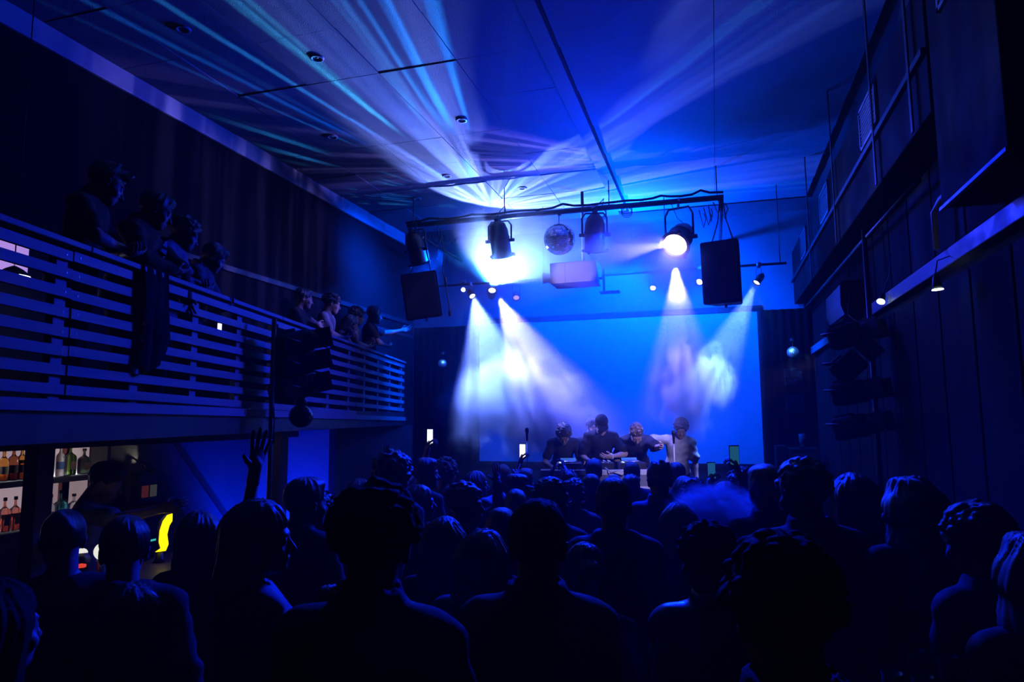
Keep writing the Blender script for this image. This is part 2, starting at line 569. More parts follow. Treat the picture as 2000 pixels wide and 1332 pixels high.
# split air-conditioner on the right wall
def aircon():
    t = thing('air_conditioner', 'white split air conditioner on the right wall above the cable channel', 'air conditioner', (XR - 0.02, 7.62, 3.03))
    prof = [(0, 0.36), (-0.19, 0.36), (-0.225, 0.33), (-0.23, 0.13), (-0.20, 0.04), (-0.13, 0.0), (0, 0.0)]
    obj('housing', prism(prof, -0.46, 0.46, 'Y'), M_WHITEPL, t)
    for s in (-1, 1):
        obj('end_cap', prism([(x * 1.02, z * 1.02 - 0.004) for x, z in prof], s * 0.46, s * 0.475, 'Y'), mat('grey_plastic', (0.16, 0.16, 0.17), 0.5), t)
    fl = obj('air_outlet', box_mesh((-0.175, 0, 0.018), (0.085, 0.8, 0.012), rot=Matrix.Rotation(-0.55, 3, 'Y')), M_BLACKM, t)
    for q in range(3):
        obj('louvre', box_mesh((-0.165 - 0.018 * q, 0, 0.004 + 0.016 * q), (0.014, 0.8, 0.004), rot=Matrix.Rotation(-0.3, 3, 'Y')), M_WHITEPL, fl)
    obj('cable', tube_mesh([(-0.03, -0.47, 0.30), (-0.16, -0.50, 0.22), (-0.18, -0.52, 0.02), (-0.06, -0.62, -0.12), (0.0, -0.8, -0.06)], 0.008), M_BLACK, t)


aircon()


def small_pendant(x, y, z, label, direction):
    t = thing('clip_spotlight', label, 'lamp', (x, y, z), group='small spots on the right wall')
    d = Vector(direction).normalized()
    q = d.to_track_quat('-Z', 'Y').to_matrix().to_4x4()
    bm = bmesh.new()
    lathe([(0.024, 0.0), (0.026, 0.03), (0.02, 0.07), (0.008, 0.10)], 16, bm, q)
    obj('lamp_body', to_mesh(bm, 'lamp', True), M_BLACK, t)
    bm = bmesh.new()
    lathe([(0.0, -0.003), (0.032, -0.002), (0.03, 0.004)], 16, bm, q)
    obj('lens', to_mesh(bm, 'lens', True), mat('warm_lens', (1, 1, 1), 0.4, emit=(0.75, 1.0, 0.85), estr=5.0), t)
    top = q @ Vector((0, 0, 0.1))
    obj('cord', tube_mesh([top, top + Vector((0.02, 0.02, 0.08)), Vector((XR - 0.03 - x, 0.05, 0.22)), Vector((XR - 0.02 - x, 0.02, 0.40))], 0.004, 6), M_BLACK, t)


small_pendant(1.30, 4.58, 2.84, 'small lit spotlight hanging below the white cable channel on a cord', (0.05, 0.0, -1))
small_pendant(1.33, 6.15, 3.02, 'small lit spotlight tilted at the channel beside the air conditioner', (-0.4, -0.5, -0.75))

# ------------------------------------------------------------------ stage lanterns
M_LENS_OFF = mat('dark_lens', (0.05, 0.05, 0.06), 0.08, spec=0.8)


def lens_mat(name, col, strength):
    return mat('lens_' + name, (0.9, 0.9, 0.9), 0.3, emit=col, estr=min(strength, 8.0))


def parcan(label, pivot, direction, lit=None, size=1.0, hang=0.34, barn=False, group='stage lanterns', name='par_can', loose=True, hang_dir=(0, 0, 1)):
    """can lantern: pivot = where the yoke bolts on, direction = where it points"""
    t = thing(name, label, 'stage light', pivot, group=group)
    d = Vector(direction).normalized()
    q = d.to_track_quat('-Z', 'Y').to_matrix().to_4x4()
    k = size
    bm = bmesh.new()
    lathe([(0.115 * k, -0.17 * k), (0.118 * k, -0.16 * k), (0.112 * k, -0.15 * k), (0.112 * k, 0.02 * k), (0.120 * k, 0.03 * k), (0.112 * k, 0.045 * k),
           (0.108 * k, 0.12 * k), (0.085 * k, 0.19 * k), (0.045 * k, 0.225 * k), (0.0, 0.235 * k)], 28, bm, q, cap=False)
    can = obj('can', to_mesh(bm, 'can', True), M_BLACK, t)
    bm = bmesh.new()
    lathe([(0.0, -0.115 * k), (0.05 * k, -0.12 * k), (0.108 * k, -0.13 * k), (0.109 * k, -0.11 * k)], 24, bm, q, cap=False)
    obj('lens', to_mesh(bm, 'lens', True), lit or M_LENS_OFF, t)
    bm = bmesh.new()                                      # gel frame with corner clips
    lathe([(0.112 * k, -0.175 * k), (0.142 * k, -0.175 * k), (0.142 * k, -0.167 * k), (0.112 * k, -0.167 * k)], 4 if barn else 24, bm, q, cap=False)
    for a in range(3):
        c = q @ Vector((0.14 * k * math.cos(a * 2.1), 0.14 * k * math.sin(a * 2.1), -0.17 * k))
        bx(bm, c, (0.03 * k, 0.03 * k, 0.03 * k))
    obj('gel_frame', to_mesh(bm, 'gel'), M_BLACK, t)
    bm = bmesh.new()
    lathe([(0.03 * k, 0.235 * k), (0.03 * k, 0.26 * k), (0.012 * k, 0.27 * k)], 12, bm, q)
    obj('lamp_cap', to_mesh(bm, 'cap', True), M_BLACKM, t)
    up = Vector(hang_dir)
    side = d.cross(up)
    side = side.normalized() if side.length > 0.05 else Vector((1, 0, 0))
    w = 0.135 * k
    bm = bmesh.new()
    tube(bm, [side * w, side * w + up * hang * 0.62, side * w * 0.72 + up * hang * 0.80, up * hang * 0.80, -side * w * 0.72 + up * hang * 0.80, -side * w + up * hang * 0.62, -side * w], 0.011 * k, 6)
    yo = obj('yoke', to_mesh(bm, 'yoke', True), M_BLACK, t)
    for s in (-1, 1):
        bm = bmesh.new()
        tube(bm, [side * s * w * 0.8, side * s * (w + 0.035 * k)], 0.02 * k, 10)
        obj('tilt_knob', to_mesh(bm, 'knob', True), M_BLACK, yo)
    bm = bmesh.new()
    bx(bm, up * hang * 0.9, (0.03, 0.03, hang * 0.22))
    tube(bm, [up * hang + side * 0.03, up * hang - side * 0.03], 0.034, 12)
    obj('clamp', to_mesh(bm, 'clamp'), M_STEEL, t)
    if loose:
        e = q @ Vector((0, 0, 0.26 * k))
        obj('cable', tube_mesh([e, e + up * 0.09 + side * 0.05, e + up * 0.16 + side * 0.12, up * hang + side * 0.1, up * (hang + 0.02)], 0.006, 6), M_BLACK, t)
    return t


# front truss bar and its return arms
TY, TZ = 8.8, 4.87
tr = thing('lighting_bar', 'black U-shaped lighting bar hung under the ceiling before the stage', 'lighting bar', (-2.0, TY, TZ))
obj('front_pipe', tube_mesh([(-2.17, 0, 0), (2.2, 0, -0.02)], 0.036, 12), M_BLACK, tr)
obj('side_pipe', tube_mesh([(-2.14, 0, -0.06), (-2.14, 2.1, -0.06)], 0.026, 12), M_BLACK, tr)
obj('side_pipe', tube_mesh([(2.17, 0, -0.06), (2.17, 2.1, -0.06)], 0.026, 12), M_BLACK, tr)
for x in (-2.08, -0.7, 0.75, 2.12):
    obj('suspension_rod', tube_mesh([(x, 0.0, 0.0), (x, 0.0, ZC - TZ + 0.01)], 0.007, 8), M_BLACK, tr)
for sx, n in ((-1, 7), (1, 5)):
    bm = bmesh.new()
    rr = random.Random(5 + sx)
    for k in range(n):
        x0, dx = sx * (2.13 - 0.06 * k), rr.uniform(0.05, 0.14)
        z1 = rr.uniform(-0.12, -0.3)
        tube(bm, [(x0, 0.03 + 0.1 * k, -0.03), (x0 + dx * 0.3, 0.06 + 0.1 * k, z1 * 0.6), (x0 + dx * 0.6, 0.09 + 0.1 * k, z1), (x0 + dx, 0.12 + 0.1 * k, z1 * 0.5), (x0 + dx * 0.7, 0.16 + 0.1 * k, -0.05)], 0.007, 6)
    o = obj('cable_bundle', to_mesh(bm, 'cables', True), M_BLACKM, tr)
rr = random.Random(9)
for a, b in ((-2.2, -1.45), (-1.5, -0.85), (-0.9, -0.2), (-0.25, 0.5), (0.45, 1.2), (1.15, 1.7), (1.65, 2.2)):
    m = (a + b) / 2
    bm = bmesh.new()
    tube(bm, [(a, 0.0, 0.045), (a * 0.7 + b * 0.3, 0.02, 0.06), (m, -0.01, rr.uniform(0.05, 0.10)), (b * 0.7 + a * 0.3, 0.01, 0.06), (b, 0, 0.045)], 0.016, 7)
    obj('wound_cable', to_mesh(bm, 'cables', True), M_BLACKM, tr)
for x, r in ((0.62, 0.09), (0.98, 0.07)):
    bm = bmesh.new()
    for q in range(3):
        tube(bm, [(x + r * math.cos(t * PI / 8), 0.01 * q, -0.06 + r * 0.9 * math.sin(t * PI / 8) - 0.02 * q) for t in range(16)], 0.005, 5, closed=True)
    obj('cable_coil', to_mesh(bm, 'coil', True), M_BLACKM, tr)

parcan('unlit black can lantern above the left hung speaker', (-4.03, TY, 4.50), (0.1, 0.5, -1), size=1.15, hang=0.37)
parcan('black can lantern silhouetted against the white light fan', (-2.77, TY, 4.53), (0.0, 0.55, -1), size=1.22, hang=0.34)
parcan('black can lantern just right of the hanging mirror ball', (-1.45, TY, 4.50), (-0.1, 0.45, -1), size=1.22, hang=0.37)
parcan('blazing white can lantern facing the crowd near the right speaker', (-0.36, TY, 4.36), (-0.25, -0.85, -0.62), size=1.35, hang=0.5, lit=lens_mat('blaze', (1.0, 0.86, 1.0), 12.0))

# mirror ball: faceted mirrors around a core
def mirror_ball(label, c, r, rows, drop, rough=0.06, wall=None):
    t = thing('mirror_ball', label, 'mirror ball', c, group='mirror balls')
    core = obj('ball_core', lathe([(r * 0.985 * math.sin(PI * k / 16), -r * 0.985 * math.cos(PI * k / 16)) for k in range(17)], 28), M_STEEL, t)
    bm = bmesh.new()
    for i in range(rows):
        th = PI * (i + 0.5) / rows
        n = max(3, int(2 * rows * math.sin(th)))
        h = r * PI / rows * 0.44
        for j in range(n):
            ph = 2 * PI * j / n
            nrm = Vector((math.sin(th) * math.cos(ph), math.sin(th) * math.sin(ph), math.cos(th)))
            e1 = Vector((-math.sin(ph), math.cos(ph), 0))
            e2 = nrm.cross(e1)
            w = r * math.sin(th) * PI / n * 0.9
            tilt = nrm + e1 * random.uniform(-0.05, 0.05) + e2 * random.uniform(-0.05, 0.05)
            a = [bm.verts.new(nrm * r * 1.004 + e1 * sx * w + e2 * sy * h - nrm * (tilt - nrm).dot(e1 * sx * w + e2 * sy * h)) for sx, sy in ((-1, -1), (1, -1), (1, 1), (-1, 1))]
            f = bm.faces.new(a)
            if f.normal.dot(nrm) < 0:
                f.normal_flip()
    mo = obj('mirror_facets', to_mesh(bm, 'facets'), mat('mirror_glass_%d' % int(rough * 100), (0.92, 0.94, 0.98), rough, metal=1.0), t)
    mo['kind'] = 'stuff'
    obj('hanger', tube_mesh([(0, 0, r * 0.98), (0, 0, r + drop)], 0.006, 6), M_BLACK, t)
    if wall:
        obj('wall_bracket', box_lohi((-0.02, 0.0, r + drop - 0.01), (0.02, wall - c[1], r + drop + 0.02)), M_BLACK, t)
    obj('motor', lathe([(0.0, r + drop - 0.05), (0.035, r + drop - 0.05), (0.035, r + drop), (0.0, r + drop)], 14), M_BLACK, t)
    return t


mirror_ball('large mirror ball hanging from the lighting bar between two cans', (-1.93, TY, 4.48), 0.21, 24, 0.17)
mirror_ball('small mirror ball beside the screen on the left drape', (-4.42, 10.75, 3.02), 0.075, 14, 0.12, 0.45, 10.99)
mirror_ball('small mirror ball high on the right drape beside the screen', (1.12, 10.75, 3.02), 0.085, 14, 0.12, 0.45, 10.99)
for z, l in ((2.67, 'upper of two dark glittering square panels below the right mirror ball'), (2.27, 'lower of two dark glittering square panels below the right mirror ball')):
    t = thing('glitter_panel', l, 'panel', (1.13, 10.93, z), rot=(0, 0.06 if z < 2.5 else -0.02, 0), group='glitter panels')
    obj('backing', box_lohi((-0.125, 0.0, -0.125), (0.125, 0.07, 0.125), 0.004), M_BLACK, t)
    for i in range(6):
        for j in range(6):
            o = obj('mirror_tile', panel_mesh(0.036, 0.036, 0.004), mat('mirror_glass_dark', (0.4, 0.42, 0.5), 0.15, metal=1.0), t, (-0.1 + 0.04 * i, -0.004, -0.1 + 0.04 * j))
            o.rotation_euler = (PI / 2 + random.uniform(-0.12, 0.12), random.uniform(-0.12, 0.12), 0)

# hung speakers
def speaker(label, loc, rotz, tilt, w, h, dpt, hang, roll=0.0):
    t = thing('hung_speaker', label, 'speaker', loc, (0, 0, 0), group='hung speakers')
    Mx = Matrix.Rotation(rotz, 4, 'Z') @ Matrix.Rotation(roll, 4, 'Y') @ Matrix.Rotation(tilt, 4, 'X')
    me = prism([(-w / 2, -dpt / 2), (w / 2, -dpt / 2), (w * 0.34, dpt / 2), (-w * 0.34, dpt / 2)], -h / 2, h / 2, 'Z')
    bm = bmesh.new()
    bm.from_mesh(me)
    bmesh.ops.bevel(bm, geom=bm.edges[:], offset=0.012, segments=2, affect='EDGES')
    bm.transform(Mx)
    obj('cabinet', to_mesh(bm, 'cab'), M_BLACKM, t)
    g = box_mesh((0, -dpt / 2 - 0.006, 0), (w * 0.9, 0.012, h * 0.92), 0.004)
    g.transform(Mx)
    obj('grille', g, mat('speaker_mesh', (0.02, 0.02, 0.022), 0.55, bump=0.004, bscale=250), t)
    for s in (-1, 1):
        b = tube_mesh([Mx @ Vector((s * w * 0.3, 0, h / 2 - 0.01)), Vector((s * 0.05, 0.02, h / 2 + 0.02)) + Vector((0, 0, hang * 0.5)), Vector((s * 0.02, 0, h / 2 + hang))], 0.009, 6)
        obj('bracket', b, M_BLACK, t)
    b = box_mesh((0, 0, -h / 2 - 0.02), (0.03, 0.03, 0.05))
    b.transform(Mx)
    obj('eye_bolt', b, M_STEEL, t)


speaker('black speaker hung tilted at the left end of the lighting bar', (-3.98, 8.95, 3.86), R(14), R(10), 0.52, 0.66, 0.40, 0.62, roll=R(-7))
speaker('large black speaker hung at the right end of the lighting bar', (0.17, 8.85, 3.88), R(-14), R(4), 0.47, 0.78, 0.42, 0.55)
t = thing('cable_tail', 'dangling black cable with inline plugs beside the left hung speaker', 'cable', (-3.66, 8.95, 4.0))
obj('cord', tube_mesh([(-0.02, -0.1, 0.80), (0.02, -0.05, 0.45), (-0.02, 0, 0.2), (0.03, 0, 0.0), (0.07, 0, -0.25), (0.09, 0, -0.40)], 0.009, 6), M_BLACK, t)
obj('plug', tube_mesh([(0.02, 0, 0.10), (0.03, 0, -0.02)], 0.022, 8), M_BLACK, t)
obj('plug', tube_mesh([(0.09, 0, -0.38), (0.095, 0, -0.46)], 0.026, 8), M_BLACK, t)

# white projector hung behind the bar
pj = thing('projector', 'white box projector hung over the stage with round lens at left', 'projector', (-1.80, 9.3, 3.94))
obj('housing', box_lohi((-0.335, -0.22, 0.0), (0.315, 0.22, 0.29), 0.008), M_WHITEPL, pj)
bm = bmesh.new()
lathe([(0.075, 0.0), (0.08, 0.01), (0.08, 0.06), (0.072, 0.065), (0.072, 0.12), (0.08, 0.125), (0.08, 0.15), (0.06, 0.15), (0.055, 0.11), (0, 0.105)], 24, bm,
      Matrix.Translation((-0.335, 0, 0.13)) @ Matrix.Rotation(-PI / 2, 4, 'Y'), cap=False)
obj('lens_barrel', to_mesh(bm, 'lens', True), M_STEEL, pj)
obj('seam_strip', box_lohi((-0.12, -0.224, 0.004), (-0.117, -0.219, 0.286)), mat('grey_seam', (0.3, 0.3, 0.3), 0.6), pj)
obj('mount_pole', tube_mesh([(0.1, 0, 0.29), (0.1, 0, ZC - 3.94)], 0.022, 10), M_WHITEPL, pj)
obj('mount_plate', box_lohi((-0.05, -0.12, 0.29), (0.25, 0.12, 0.305)), M_STEEL, pj)
obj('bracket', box_lohi((0.37, -0.02, -0.12), (0.395, 0.02, 0.22)), M_WHITEPL, pj)
obj('bracket_arm', box_lohi((0.315, -0.02, 0.06), (0.37, 0.02, 0.085)), M_STEEL, pj)
obj('bracket_foot', box_lohi((0.33, -0.06, -0.145), (0.6, 0.06, -0.12)), M_STEEL, pj)

# rear batten with small lamps
tb = thing('rear_batten', 'thin pipe across the stage carrying small lamps', 'lighting bar', (-1.5, 9.80, 4.16))
obj('pipe', tube_mesh([(-2.75, 0, 0), (2.5, 0, 0)], 0.018, 10), M_BLACK, tb)
for x in (-2.62, -0.9, 0.9, 2.42):
    obj('suspension_rod', tube_mesh([(x, 0, 0), (x, 0, ZC - 4.16 + 0.02)], 0.006, 6), M_BLACK, tb)


def pin(label, x, z, direction, col, strength, size=0.42, y=9.8):
    return parcan(label, (x, y, z), direction, lit=lens_mat('pin_' + str(sum(ord(c) for c in label)) + '_%d' % int(strength), col, strength), size=size, hang=max(0.12, 4.16 - z), group='pin spots', name='pin_spot', loose=False)


pin('lit pin spot aimed down at the stage, left of the white fan', -3.56, 4.01, (0.55, -0.45, -0.75), (0.9, 0.97, 1.0), 25)
pin('pin spot at far left end of the rear batten', -3.68, 4.20 - 0.12, (0.2, -0.9, -0.2), (0.7, 0.95, 1.0), 14, 0.3)
pin('brightest small effect lamp at the foot of the white fan', -3.22, 3.99, (0.3, -0.75, 0.45), (1.0, 0.95, 1.0), 60, 0.5)
pin('dim pinkish pin spot right of the white fan', -2.83, 3.94, (0.2, -0.7, -0.7), (0.9, 0.6, 0.9), 0.8)
pin('lit pin spot between the projector and the blazing can', -0.79, 3.95, (0.0, -0.75, -0.55), (1.0, 0.9, 0.95), 20, 0.36)
pin('lit pin spot right at the edge of the right hung speaker', -0.13, 3.99, (-0.3, -0.75, -0.4), (1.0, 0.92, 0.95), 20, 0.4)
pin('lit pin spot right of the right hung speaker sending a beam down', 0.64, 3.96, (-0.55, -0.35, -0.75), (0.85, 0.97, 1.0), 25, 0.42)


# lantern stacks beside the hall
def lantern(label, loc, yaw, pitch, group, k=1.0):
    t = thing('theatre_lantern', label, 'stage light', loc, (0, 0, yaw), group=group)
    Mx = Matrix.Rotation(pitch, 4, 'X')
    bm = bmesh.new()
    bx(bm, (0, 0.02, 0), (0.19 * k, 0.28 * k, 0.2 * k), None, 0.03 * k)
    bm.transform(Mx)
    obj('body', to_mesh(bm, 'lb'), M_BLACKM, t)
    bm = bmesh.new()
    lathe([(0.09 * k, 0.14 * k), (0.085 * k, 0.19 * k), (0.088 * k, 0.2 * k), (0.075 * k, 0.2 * k), (0.07 * k, 0.17 * k), (0, 0.165 * k)], 20, bm, Matrix.Rotation(-PI / 2, 4, 'X') @ Matrix.Rotation(PI, 4, 'X') @ Matrix.Rotation(PI, 4, 'X'), cap=False)
    bm.transform(Mx @ Matrix.Rotation(PI, 4, 'Z'))
    obj('lens_hood', to_mesh(bm, 'lh', True), M_BLACK, t)
    for s, a in ((-1, 0.0), (1, 0.0)):
        b = box_mesh((s * 0.10 * k, -0.24 * k, 0), (0.006, 0.13 * k, 0.17 * k), rot=Matrix.Rotation(s * 0.5, 3, 'Z'))
        b.transform(Mx)
        obj('barn_door', b, M_BLACK, t)
    b = box_mesh((0, 0.06 * k, 0.112 * k), (0.12 * k, 0.14 * k, 0.03 * k), 0.006)
    b.transform(Mx)
    obj('vent_cover', b, mat('lantern_top', (0.06, 0.06, 0.065), 0.35, metal=0.5), t)
    obj('yoke', tube_mesh([(-0.12 * k, 0, 0), (-0.12 * k, 0.1 * k, 0.02), (-0.06 * k, 0.22 * k, 0.02), (0.06 * k, 0.22 * k, 0.02), (0.12 * k, 0.1 * k, 0.02), (0.12 * k, 0, 0)], 0.010, 6), M_BLACK, t)
    return t


p = thing('lantern_pole', 'black vertical pole with dark lanterns in front of the right wall', 'pole', (1.31, 6.5, 0))
obj('pole', tube_mesh([(0, 0, 0.02), (0, 0, 3.72)], 0.022, 10), M_BLACK, p)
obj('base_plate', lathe([(0.14, 0.0), (0.14, 0.02), (0.03, 0.03), (0.03, 0.06)], 20), M_BLACK, p)
for z, l, pi_ in ((2.78, 'dark lantern at the top of the right pole, against the white channel', -0.2), (2.52, 'second dark lantern from the top on the right pole', -0.7),
                  (2.29, 'third dark lantern from the top on the right pole', -0.15), (2.00, 'lowest dark lantern on the right pole', -0.2)):
    lantern(l, (1.12, 6.42, z), R(60 if pi_ > -0.5 else 75), pi_, 'lanterns on the right pole', 0.95)
# ------------------------------------------------------------------ gallery on the left
BA = Vector((-3.10, 2.0, 0.0))
BROT = R(12.775)
BD = Vector((-math.sin(BROT), math.cos(BROT), 0))
BN = Vector((math.cos(BROT), math.sin(BROT), 0))


def bal(s, off, z):
    return BA + BD * s + BN * off + Vector((0, 0, z))


M_BEAM = mat('dark_beam_paint', (0.05, 0.05, 0.055), 0.55, noise=0.15)
fl = bmesh.new()
a0, a1 = bal(-4.9, -0.02, 0), bal(8.82, -0.02, 0)
pts = [(a0.x, a0.y), (a1.x, a1.y), (XL + 0.005, a1.y + 0.3), (XL + 0.005, -2.9), (a0.x, -2.9)]
struct('floor_gallery', prism(pts, 1.985, 2.05, 'Z'), M_FLOOR)
bt = thing('gallery_balustrade', 'pallet-wood slatted balustrade along the left gallery', 'balustrade', BA, (0, 0, BROT))
JOINTS = (-4.6, -1.75, 0.77, 3.36, 5.95, 8.72)
rb = random.Random(21)


def slat_obj(s0, s1, i):
    def zz(s):
        return 3.0 - (0.1 + 0.0025 * s) * i
    h = 0.054
    bm = bmesh.new()
    g = 0.004
    c = []
    for s in (s0 + g, s1 - g):
        z = zz(s)
        c.append([bm.verts.new((x, s, q)) for x, q in ((0.0, z - h), (0.022, z - h), (0.022, z), (0.0, z))])
    for k in range(4):
        bm.faces.new((c[0][k], c[0][(k + 1) % 4], c[1][(k + 1) % 4], c[1][k]))
    bm.faces.new(list(reversed(c[0])))
    bm.faces.new(c[1])
    bmesh.ops.recalc_face_normals(bm, faces=bm.faces)
    o = obj('slat', to_mesh(bm, 'slat'), M_WOOD, bt)
    o.location = (rb.uniform(-0.004, 0.004), 0, rb.uniform(-0.004, 0.004))
    for s in (s0 + 0.05, s1 - 0.05):
        o2 = obj('nail_head', NAIL, M_STEEL, o, (0.022, s, zz(s) - h / 2))
    return o


NAIL = box_mesh((0.001, 0, 0), (0.002, 0.008, 0.008))
for s0, s1 in zip(JOINTS[:-1], JOINTS[1:]):
    for i in range(8):
        slat_obj(s0, s1, i)
for s in (-3.6, -2.6, -1.2, -0.55, 0.1, 0.72, 1.38, 2.06, 2.74, 3.42, 4.23, 4.94, 5.71, 6.4, 7.1, 7.8, 8.6):
    obj('post', box_lohi((-0.045, s - 0.042, 2.055), (-0.002, s + 0.042, 3.0), 0.003), M_WOOD, bt)
for s0, s1 in zip((-4.6, -1.7, 0.87, 3.5, 6.1), (-1.7, 0.87, 3.5, 6.1, 8.72)):
    obj('cap_rail', box_lohi((-0.075, s0 + 0.004, 3.018), (0.05, s1 - 0.004, 3.05), 0.004), M_WOOD, bt)
bm = bmesh.new()
V = [[bm.verts.new((x, s, z)) for x, z in ((0.024, zb - 0.05), (0.05, zb - 0.05), (0.05, zb + 0.01), (0.024, zb + 0.01))] for s, zb in ((-4.6, 2.26), (8.72, 2.11))]
for k in range(4):
    bm.faces.new((V[0][k], V[0][(k + 1) % 4], V[1][(k + 1) % 4], V[1][k]))
bm.faces.new(list(reversed(V[0])))
bm.faces.new(V[1])
bmesh.ops.recalc_face_normals(bm, faces=bm.faces)
obj('bottom_ledge', to_mesh(bm, 'ledge'), M_WOOD, bt)
fb = struct('trim_5', box_lohi((-0.03, -4.7, 1.99), (0.022, 8.75, 2.20), 0.0), M_BEAM)
fb.location = BA
fb.rotation_euler = (0, 0, BROT)
# handrail and dark door line on the left wall above the gallery
struct('trim_6', box_lohi((XL, 4.5, 3.72), (XL + 0.03, YB, 3.78)), M_BEAM)
struct('trim_7', box_lohi((XL, 9.6, 3.50), (XL + 0.02, YB - 0.05, 3.55)), M_BEAM)

# lamp and pale board seen through the slats
t = thing('pendant_lamp', 'shallow glowing pendant lamp seen through the balustrade at far left', 'lamp', (-4.62, 3.47, 3.10))
obj('shade', lathe([(0.10, 0.0), (0.098, 0.012), (0.05, 0.05), (0.012, 0.07)], 28, cap=False), M_BEAM, t)
obj('diffuser', lathe([(0.0, 0.0), (0.097, 0.002)], 28, cap=False), mat('pendant_glow', (1, 1, 1), 0.5, emit=(0.95, 0.85, 1.0), estr=4.0), t)
obj('cord', tube_mesh([(0, 0, 0.07), (0, 0, ZC - 3.10 + 0.01)], 0.004, 6), M_BLACK, t)
add_light('pendant_light', 'POINT', (-4.62, 3.47, 3.07), (0.5, 0.62, 1.0), 1.6, radius=0.06)
t = thing('light_box', 'glowing pinkish board behind the balustrade slats above the pendant lamp', 'light box', (-5.05, 3.72, 3.06))
obj('frame', box_lohi((0, -0.45, 0.10), (0.03, 0.16, 0.40), 0.003), M_BLACK, t)
for y0, y1, e in ((-0.44, -0.12, 0.28), (-0.11, 0.15, 0.62)):
    obj('lit_panel', box_lohi((0.03, y0, 0.11), (0.036, y1, 0.39)), mat('board_glow_%d' % int(e * 100), (0.6, 0.5, 0.6), 0.5, emit=(0.68, 0.40, 0.85), estr=e), t)
t = thing('wall_light', 'small white rectangular light seen between slats on the gallery wall', 'light', (-5.05, 6.02, 3.05))
obj('housing', box_lohi((0, -0.035, -0.08), (0.02, 0.035, 0.08), 0.004), M_BLACK, t)
obj('diffuser', box_lohi((0.02, -0.028, -0.07), (0.026, 0.028, 0.07)), mat('exit_glow', (1, 1, 1), 0.5, emit=(0.7, 0.75, 1.0), estr=2.2), t)

# lantern stack on the gallery front
sp = bal(2.95, 0.2, 0)
p = thing('lantern_pole', 'black vertical pole with lanterns in front of the balustrade', 'pole', (sp.x, sp.y, 0))
obj('pole', tube_mesh([(0, 0, 0.02), (0, 0, 2.95)], 0.02, 10), M_BLACK, p)
obj('base_plate', lathe([(0.14, 0.0), (0.14, 0.02), (0.03, 0.03), (0.03, 0.06)], 20), M_BLACK, p)
bm = bmesh.new()
for k in range(3):
    tube(bm, [(0.03, 0.02 * k, 2.9 - 0.1 * k), (0.05 - 0.03 * k, 0.05, 2.6), (-0.04, 0.03 * k, 2.35), (0.05, -0.03, 2.1), (0.02, 0.01, 1.9)], 0.007, 6)
obj('cable', to_mesh(bm, 'c', True), M_BLACKM, p)
for s, z, l in ((3.14, 2.76, 'top dark lantern of the stack in front of the balustrade'), (3.15, 2.57, 'middle dark lantern of the stack in front of the balustrade'),
                (3.16, 2.37, 'lower dark lantern of the stack in front of the balustrade')):
    q = bal(s, 0.3, z)
    lantern(l, q, R(150), -0.25, 'lanterns on the gallery pole', 1.0)
q = bal(3.30, 0.32, 2.13)
t = thing('globe_lamp', 'dark round lamp at the foot of the balustrade lantern stack', 'stage light', q)
obj('globe', lathe([(0.105 * math.sin(PI * k / 14), -0.105 * math.cos(PI * k / 14)) for k in range(15)], 24), mat('dark_gloss', (0.02, 0.02, 0.025), 0.12), t)
obj('collar', lathe([(0.05, 0.09), (0.05, 0.14), (0.03, 0.16)], 16), M_BLACK, t)
obj('arm', tube_mesh([(0, 0, 0.15), (-0.12, -0.1, 0.16), (-0.3, -0.33, 0.14)], 0.012, 6), M_BLACK, t)

# ------------------------------------------------------------------ bar under the gallery
M_TIMBER = mat('bar_timber', (0.16, 0.09, 0.055), 0.5, noise=0.3, nscale=6, stretch=(1, 1, 0.15))
M_SHELF = mat('shelf_black', (0.02, 0.018, 0.018), 0.5)
M_GLOW = mat('shelf_backlight', (0.8, 0.75, 0.75), 0.6, emit=(0.50, 0.36, 0.42), estr=0.6)
M_GLOW2 = mat('shelf_backlight_dim', (0.8, 0.75, 0.75), 0.6, emit=(0.40, 0.28, 0.31), estr=0.55)
M_LED = mat('shelf_led', (1, 1, 1), 0.5, emit=(0.85, 0.90, 1.0), estr=6.0)
BX = -6.2
bs = thing('back_bar_shelf', 'black back-bar shelving with pale backlit panels', 'shelf', (BX, 5.2, 0))
obj('back_frame', box_lohi((-0.28, -1.2, 0.0), (-0.22, 0.62, 2.0)), M_SHELF, bs)
for y0, y1 in ((-1.1, -0.13), (-0.09, 0.57)):
    for z0, z1 in ((1.10, 1.50), (1.555, 1.90)):
        obj('backlit_panel', box_lohi((-0.22, y0, z0), (-0.215, y1, z1)), M_GLOW if y0 < -0.5 else M_GLOW2, bs)
for z in (1.04, 1.50, 1.92):
    b = obj('shelf_board', box_lohi((-0.22, -1.2, z), (0.02, 0.62, z + 0.05)), M_SHELF, bs)
    if z < 1.9:
        for y0, y1 in ((-1.1, -0.14), (-0.08, 0.55)):
            obj('led_strip', box_lohi((-0.205, y0, z + 0.05), (-0.19, y1, z + 0.058)), M_LED, b)
for y in (-1.2, -0.11, 0.60):
    obj('upright', box_lohi((-0.22, y - 0.02, 0.0), (0.02, y + 0.02, 1.95)), M_SHELF, bs)
obj('timber_stile', box_lohi((-0.20, 0.22, 1.05), (-0.15, 0.30, 1.93)), mat('red_timber', (0.35, 0.10, 0.07), 0.5, noise=0.3, nscale=8), bs)
obj('base_cabinet', box_lohi((-0.22, -1.2, 0.0), (0.02, 0.62, 1.04)), M_SHELF, bs)


def glass_mat(name, col, rough=0.05, tr=0.9):
    return mat('glass_' + name, col, rough, transmission=tr, ior=1.45)


